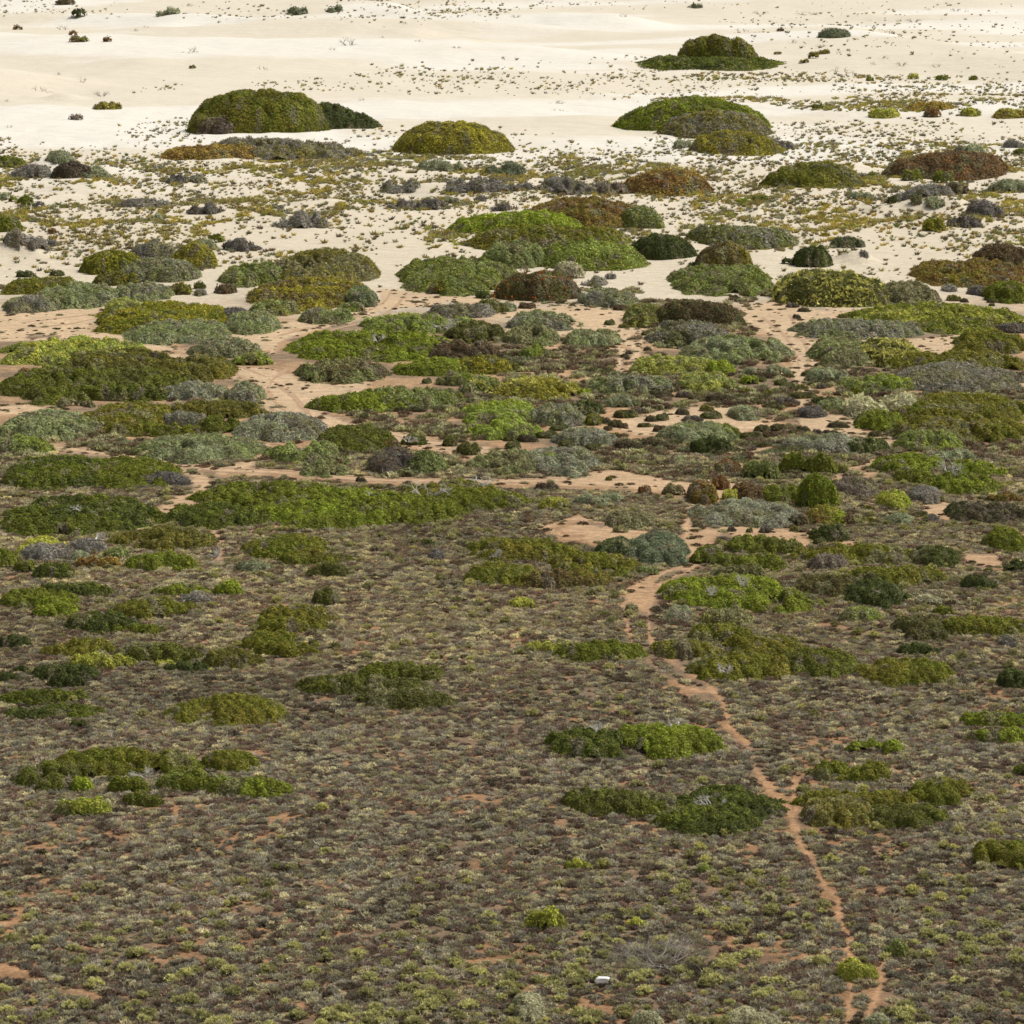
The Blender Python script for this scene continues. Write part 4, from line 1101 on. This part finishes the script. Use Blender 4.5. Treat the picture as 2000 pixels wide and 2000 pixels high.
def ell(px, py, lst):
    m = np.zeros(px.shape)
    for (cx, cy, rx, ry, dn) in lst:
        m = np.maximum(m, dn*np.clip(1.25-np.hypot((px-cx)/rx, (py-cy)/ry), 0, 1)**.5*(np.hypot((px-cx)/rx, (py-cy)/ry) < 1.2))
    return m
def field(y0, y1, per_m2, seed, umax=.25):
    r = np.random.default_rng(seed); n = int(per_m2*umax*(y1*y1-y0*y0))
    y = np.sqrt(y0*y0+(y1*y1-y0*y0)*r.random(n)); x = (r.random(n)*2-1)*umax*y; z = terr(x, y)
    px, py = proj(x, y, z); return r, x, y, z, px, py

# heath scrub, near and middle distance
def off_path(x, y, px, py, lift, m=-3):
    s_ = F/y; k = path_mask(px, py, x, y) < m          # also nothing so close in front that it would bury a narrow path
    return k & (path_mask(px, py-lift*s_*.55, x, y) < m) & (path_mask(px, py-lift*s_, x, y) < m)
r, x, y, z, px, py = field(76, 190, 27.0, 11)
keep = off_path(x, y, px, py, .20)
gap = fbm(x/1.6, y/2.2, 61, 3); keep &= r.random(len(x)) < np.clip(.45+(gap-.30)*4.6, .28, 1)
x, y, z, px, py = [v[keep] for v in (x, y, z, px, py)]; n = len(x)
greyness = fbm(x/9, y/12, 63, 3); pick = r.random(n); hue = fbm(x/1.4, y/1.8, 64, 2)
T4 = np.array([(.39, .365, .32), (.37, .35, .23), (.22, .165, .14), (.315, .305, .26), (.45, .43, .31), (.14, .115, .09)])
ti_ = (np.clip(.55*pick+.9*(hue-.22), 0, .999)*6).astype(int); tint = T4[ti_]
warm = sst(118, 150, y)[:, None]; tint = tint*(1-warm)+tint*np.array((1.02, .99, .90))[None]*warm
tint = tint*(.64+.92*r.random(n)**1.2)[:, None]*(.7+.6*greyness)[:, None]
S = (.45+.80*r.random(n)**1.6)*(1+.35*sst(120, 180, y)); scl = np.stack([S*1.1, S*1.1, S*(.75+.5*r.random(n))*(1-.2*sst(110, 160, y))], -1)
scatter('heath_scrub', 'low grey brown wiry scrub covering the near heath', np.stack([x, y, z], -1), scl, tint, scrub_v)

# pale bushes: the nearest 300 as things of their own, the rest in one object
r, x, y, z, px, py = field(76, 186, 3.2, 12)
dn = .14+.80*sst(1500, 1850, py)+.38*sst(1300, 1050, py)
dn = dn*(.25+.75*sst(.40, .60, fbm(x/2.4, y/3.2, 166, 3)))
dn = dn*(1-.8*sst(900, 500, np.hypot((px-450)*.8, (py-1600)*2.5)))
keep = off_path(x, y, px, py, .25) & (r.random(len(x)) < dn)
x, y, z, px, py = [v[keep] for v in (x, y, z, px, py)]; n = len(x)
o_ = np.argsort(-py); x, y, z, px, py = [v[o_] for v in (x, y, z, px, py)]
S = (.42+.75*r.random(n)**1.6); vis = (px > -10) & (px < 2010) & (py < 2008)
big = np.zeros(n, bool); cnt = 0
for k in range(n):
    if vis[k] and S[k] > .62 and cnt < 300: big[k] = True; cnt += 1
for k in np.nonzero(big)[0]:
    o = link('pale_heath_bush', bush_i[k % 6], loc=(x[k], y[k], z[k])); o.scale = (S[k]*1.05, S[k]*1.05, S[k]*.95); o.rotation_euler = (0, 0, r.random()*6.28)
    tag(o, 'small rounded pale yellow green bush standing in the grey scrub of the near heath', 'bush', 'pale yellow green bushes in the near heath')
q = ~big; PT = np.array([(.54, .51, .20), (.46, .43, .20), (.56, .52, .31), (.42, .41, .17)])
tint = PT[r.integers(0, 4, n)][q]*(.65+.55*r.random(q.sum()))[:, None]
warm = sst(120, 165, y[q])[:, None]; tint = tint*(1-warm*.12)
scatter('pale_scrub', 'smaller pale olive green bushes sprinkled through the heath scrub', np.stack([x, y, z], -1)[q], np.repeat(S[q][:, None]*1.0, 3, 1), tint, bush_v)

# mid distance scrub between the mounds
MID = [(1110, 705, 125, 52, 1), (830, 828, 200, 32, .9), (240, 862, 110, 18, .8), (1250, 760, 110, 60, .45), (1450, 850, 180, 60, .8), (1600, 890, 330, 60, .8),
       (1860, 760, 190, 40, 1), (1640, 740, 130, 50, .7), (1440, 625, 80, 28, .7), (1300, 900, 160, 45, .9), (880, 900, 70, 25, .7), (1000, 770, 90, 30, .8), (640, 760, 60, 14, .5), (680, 790, 60, 10, .5),
       (130, 905, 330, 60, .8), (1180, 575, 80, 12, .25), (1230, 640, 120, 40, .3), (1500, 590, 70, 25, .5), (700, 900, 120, 22, .7), (140, 560, 140, 8, .3),
       (1850, 900, 220, 70, .8), (400, 785, 60, 10, .5), (1150, 600, 260, 14, .25), (1040, 640, 60, 20, .4), (1400, 770, 250, 60, .55), (560, 880, 120, 14, .4)]
r, x, y, z, px, py = field(182, 300, 4.6, 13)
dn = np.maximum(ell(px, py, MID), sst(905, 960, py+25*(fbm(x/8, y/10, 68)-.5)))*(.30+.9*sst(.38, .58, fbm(x/2.2, y/3, 69, 3)))
keep = off_path(x, y, px, py, .25, -2) & (r.random(len(x)) < dn)
x, y, z, px, py = [v[keep] for v in (x, y, z, px, py)]; n = len(x)
T5 = np.array([(.34, .31, .21), (.38, .375, .20), (.20, .145, .105), (.30, .245, .18), (.46, .44, .29), (.16, .15, .08), (.27, .295, .18)])
hue = fbm(x/2.5, y/3.5, 70, 2)
tint = T5[(np.clip(.6*r.random(n)+.9*(hue-.3), 0, .999)*7).astype(int)]*(.65+.6*r.random(n))[:, None]
S = .7+.8*r.random(n); scatter('low_scrub', 'low mixed brown and pale scrub between the shrub mounds', np.stack([x, y, z], -1), np.stack([S, S, S*.85], -1), tint, far_v)

# sparse seedlings, twigs and debris on the sandy tracks
r, x, y, z, px, py = field(150, 300, 3.2, 19)
m_ = path_mask(px, py, x, y)
keep = (m_ > -3) & (r.random(len(x)) < (.30+.7*sst(12, 0, m_))*(.25+.75*sst(.45, .62, fbm(x/2.5, y/3.5, 90, 3))))
x, y, z = x[keep], y[keep], z[keep]; n = len(x)
T8 = np.array([(.14, .10, .065), (.20, .13, .08), (.30, .28, .18), (.12, .11, .06), (.36, .36, .22)])
tint = T8[r.integers(0, 5, n)]*(.7+.6*r.random(n))[:, None]; S = .22+.5*r.random(n)**2
scatter('track_litter', 'sparse seedlings and twig litter on the sandy tracks', np.stack([x, y, z], -1), np.stack([S*1.2, S*1.2, S*.7], -1), tint, far_v)

# litter of tiny plants along the sand below the belt, and the tufted sand belt itself
TUF = [(1170, 150, 360, 34, .22), (850, 152, 150, 30, .28), (800, 20, 190, 24, .16), (100, 20, 130, 22, .12), (470, 25, 120, 20, .1), (620, 165, 110, 12, .35), (1500, 152, 260, 9, .8),
       (1850, 180, 200, 26, .5), (1830, 214, 240, 18, 1.0), (1560, 200, 210, 5, .9), (1720, 262, 330, 26, .5), (290, 172, 70, 14, .15), (1200, 10, 260, 8, .06), (1380, 185, 200, 16, .15), (1900, 75, 220, 70, .05),
       (1250, 285, 330, 22, .5), (330, 262, 90, 30, .3), (20, 285, 60, 20, .5), (760, 265, 90, 20, .2), (1700, 60, 260, 50, .06), (370, 240, 40, 12, .5), (960, 262, 70, 12, .3)]
r, x, y, z, px, py = field(262, 900, 2.3, 14)
rag = 28*(fbm(x/14, y/22, 71)-.5)
belt = sst(268, 330, py+rag+22*sst(1200, 1900, px))*sst(560, 470, py+rag)
clear = ell(px, py, [(780, 510, 130, 45, 1), (520, 470, 140, 30, .9), (1250, 545, 180, 50, 1), (1620, 500, 260, 50, .75), (150, 540, 160, 30, .8), (1850, 560, 120, 40, .8), (740, 300, 50, 14, .6), (1560, 235, 130, 14, 1)])
dn = np.maximum(belt*(1-clear)*(.20+.70*sst(.40, .60, fbm(x/4.5, y/9, 72, 3))), .5*ell(px, py, TUF)*sst(.30, .55, fbm(x/5, y/12, 73, 2)))
dn = np.maximum(dn, .10*sst(640, 520, py)*sst(460, 520, py)*sst(.45, .65, fbm(x/3, y/4, 74)))
dn = dn*np.where(y > 420, 1.0, 1.0)
keep = (r.random(len(x)) < dn)
x, y, z, px, py = [v[keep] for v in (x, y, z, px, py)]; n = len(x)
T6 = np.array([(.33, .28, .09), (.26, .235, .11), (.38, .32, .08), (.20, .16, .10), (.28, .28, .18), (.44, .33, .09), (.25, .27, .08)])
hue = fbm(x/9, y/16, 75, 2)
tint = T6[(np.clip(.75*r.random(n)+.8*(hue-.4), 0, .999)*7).astype(int)]*(.6+.7*r.random(n))[:, None]
S = (.34+.80*r.random(n)**2.2)*(1+.25*sst(420, 700, y)); scatter('dune_tufts', 'small olive and brown tufts dotting the pale dune sand', np.stack([x, y, z], -1), np.stack([S*1.1, S*1.1, S*1.1], -1), tint, tuft_v)
# denser golden runners in the belt
r, x, y, z, px, py = field(285, 620, 2.2, 15)
rn = 1-np.abs(2*fbm(x/12, y/30, 80, 3)-1)
ys = sst(.86, .95, rn)*sst(285, 330, py+25*(fbm(x/14, y/22, 71)-.5)+25*sst(1200, 1900, px))*sst(500, 440, py)
ys = np.maximum(ys, ell(px, py, [(1800, 205, 250, 12, .9), (1500, 194, 200, 4, .7), (640, 355, 60, 12, .8), (300, 358, 130, 14, .7), (600, 330, 140, 14, .6), (1480, 290, 200, 12, .3)])*sst(.4, .6, fbm(x/6, y/14, 81)))
keep = r.random(len(x)) < ys*.5
x, y, z, px, py = [v[keep] for v in (x, y, z, px, py)]; n = len(x)
T7 = np.array([(.46, .37, .07), (.38, .30, .09), (.34, .33, .08), (.26, .24, .10), (.27, .25, .19)])
tint = T7[(np.clip(.7*r.random(n)+.9*(fbm(x/7, y/12, 82, 2)-.4), 0, .999)*5).astype(int)]*(.65+.6*r.random(n))[:, None]
S = .7+.7*r.random(n); scatter('golden_runners', 'golden and grey green creeping plants in bands across the dune sand', np.stack([x, y, z], -1), np.stack([S*1.3, S*1.3, S*.85], -1), tint, tuft_v)
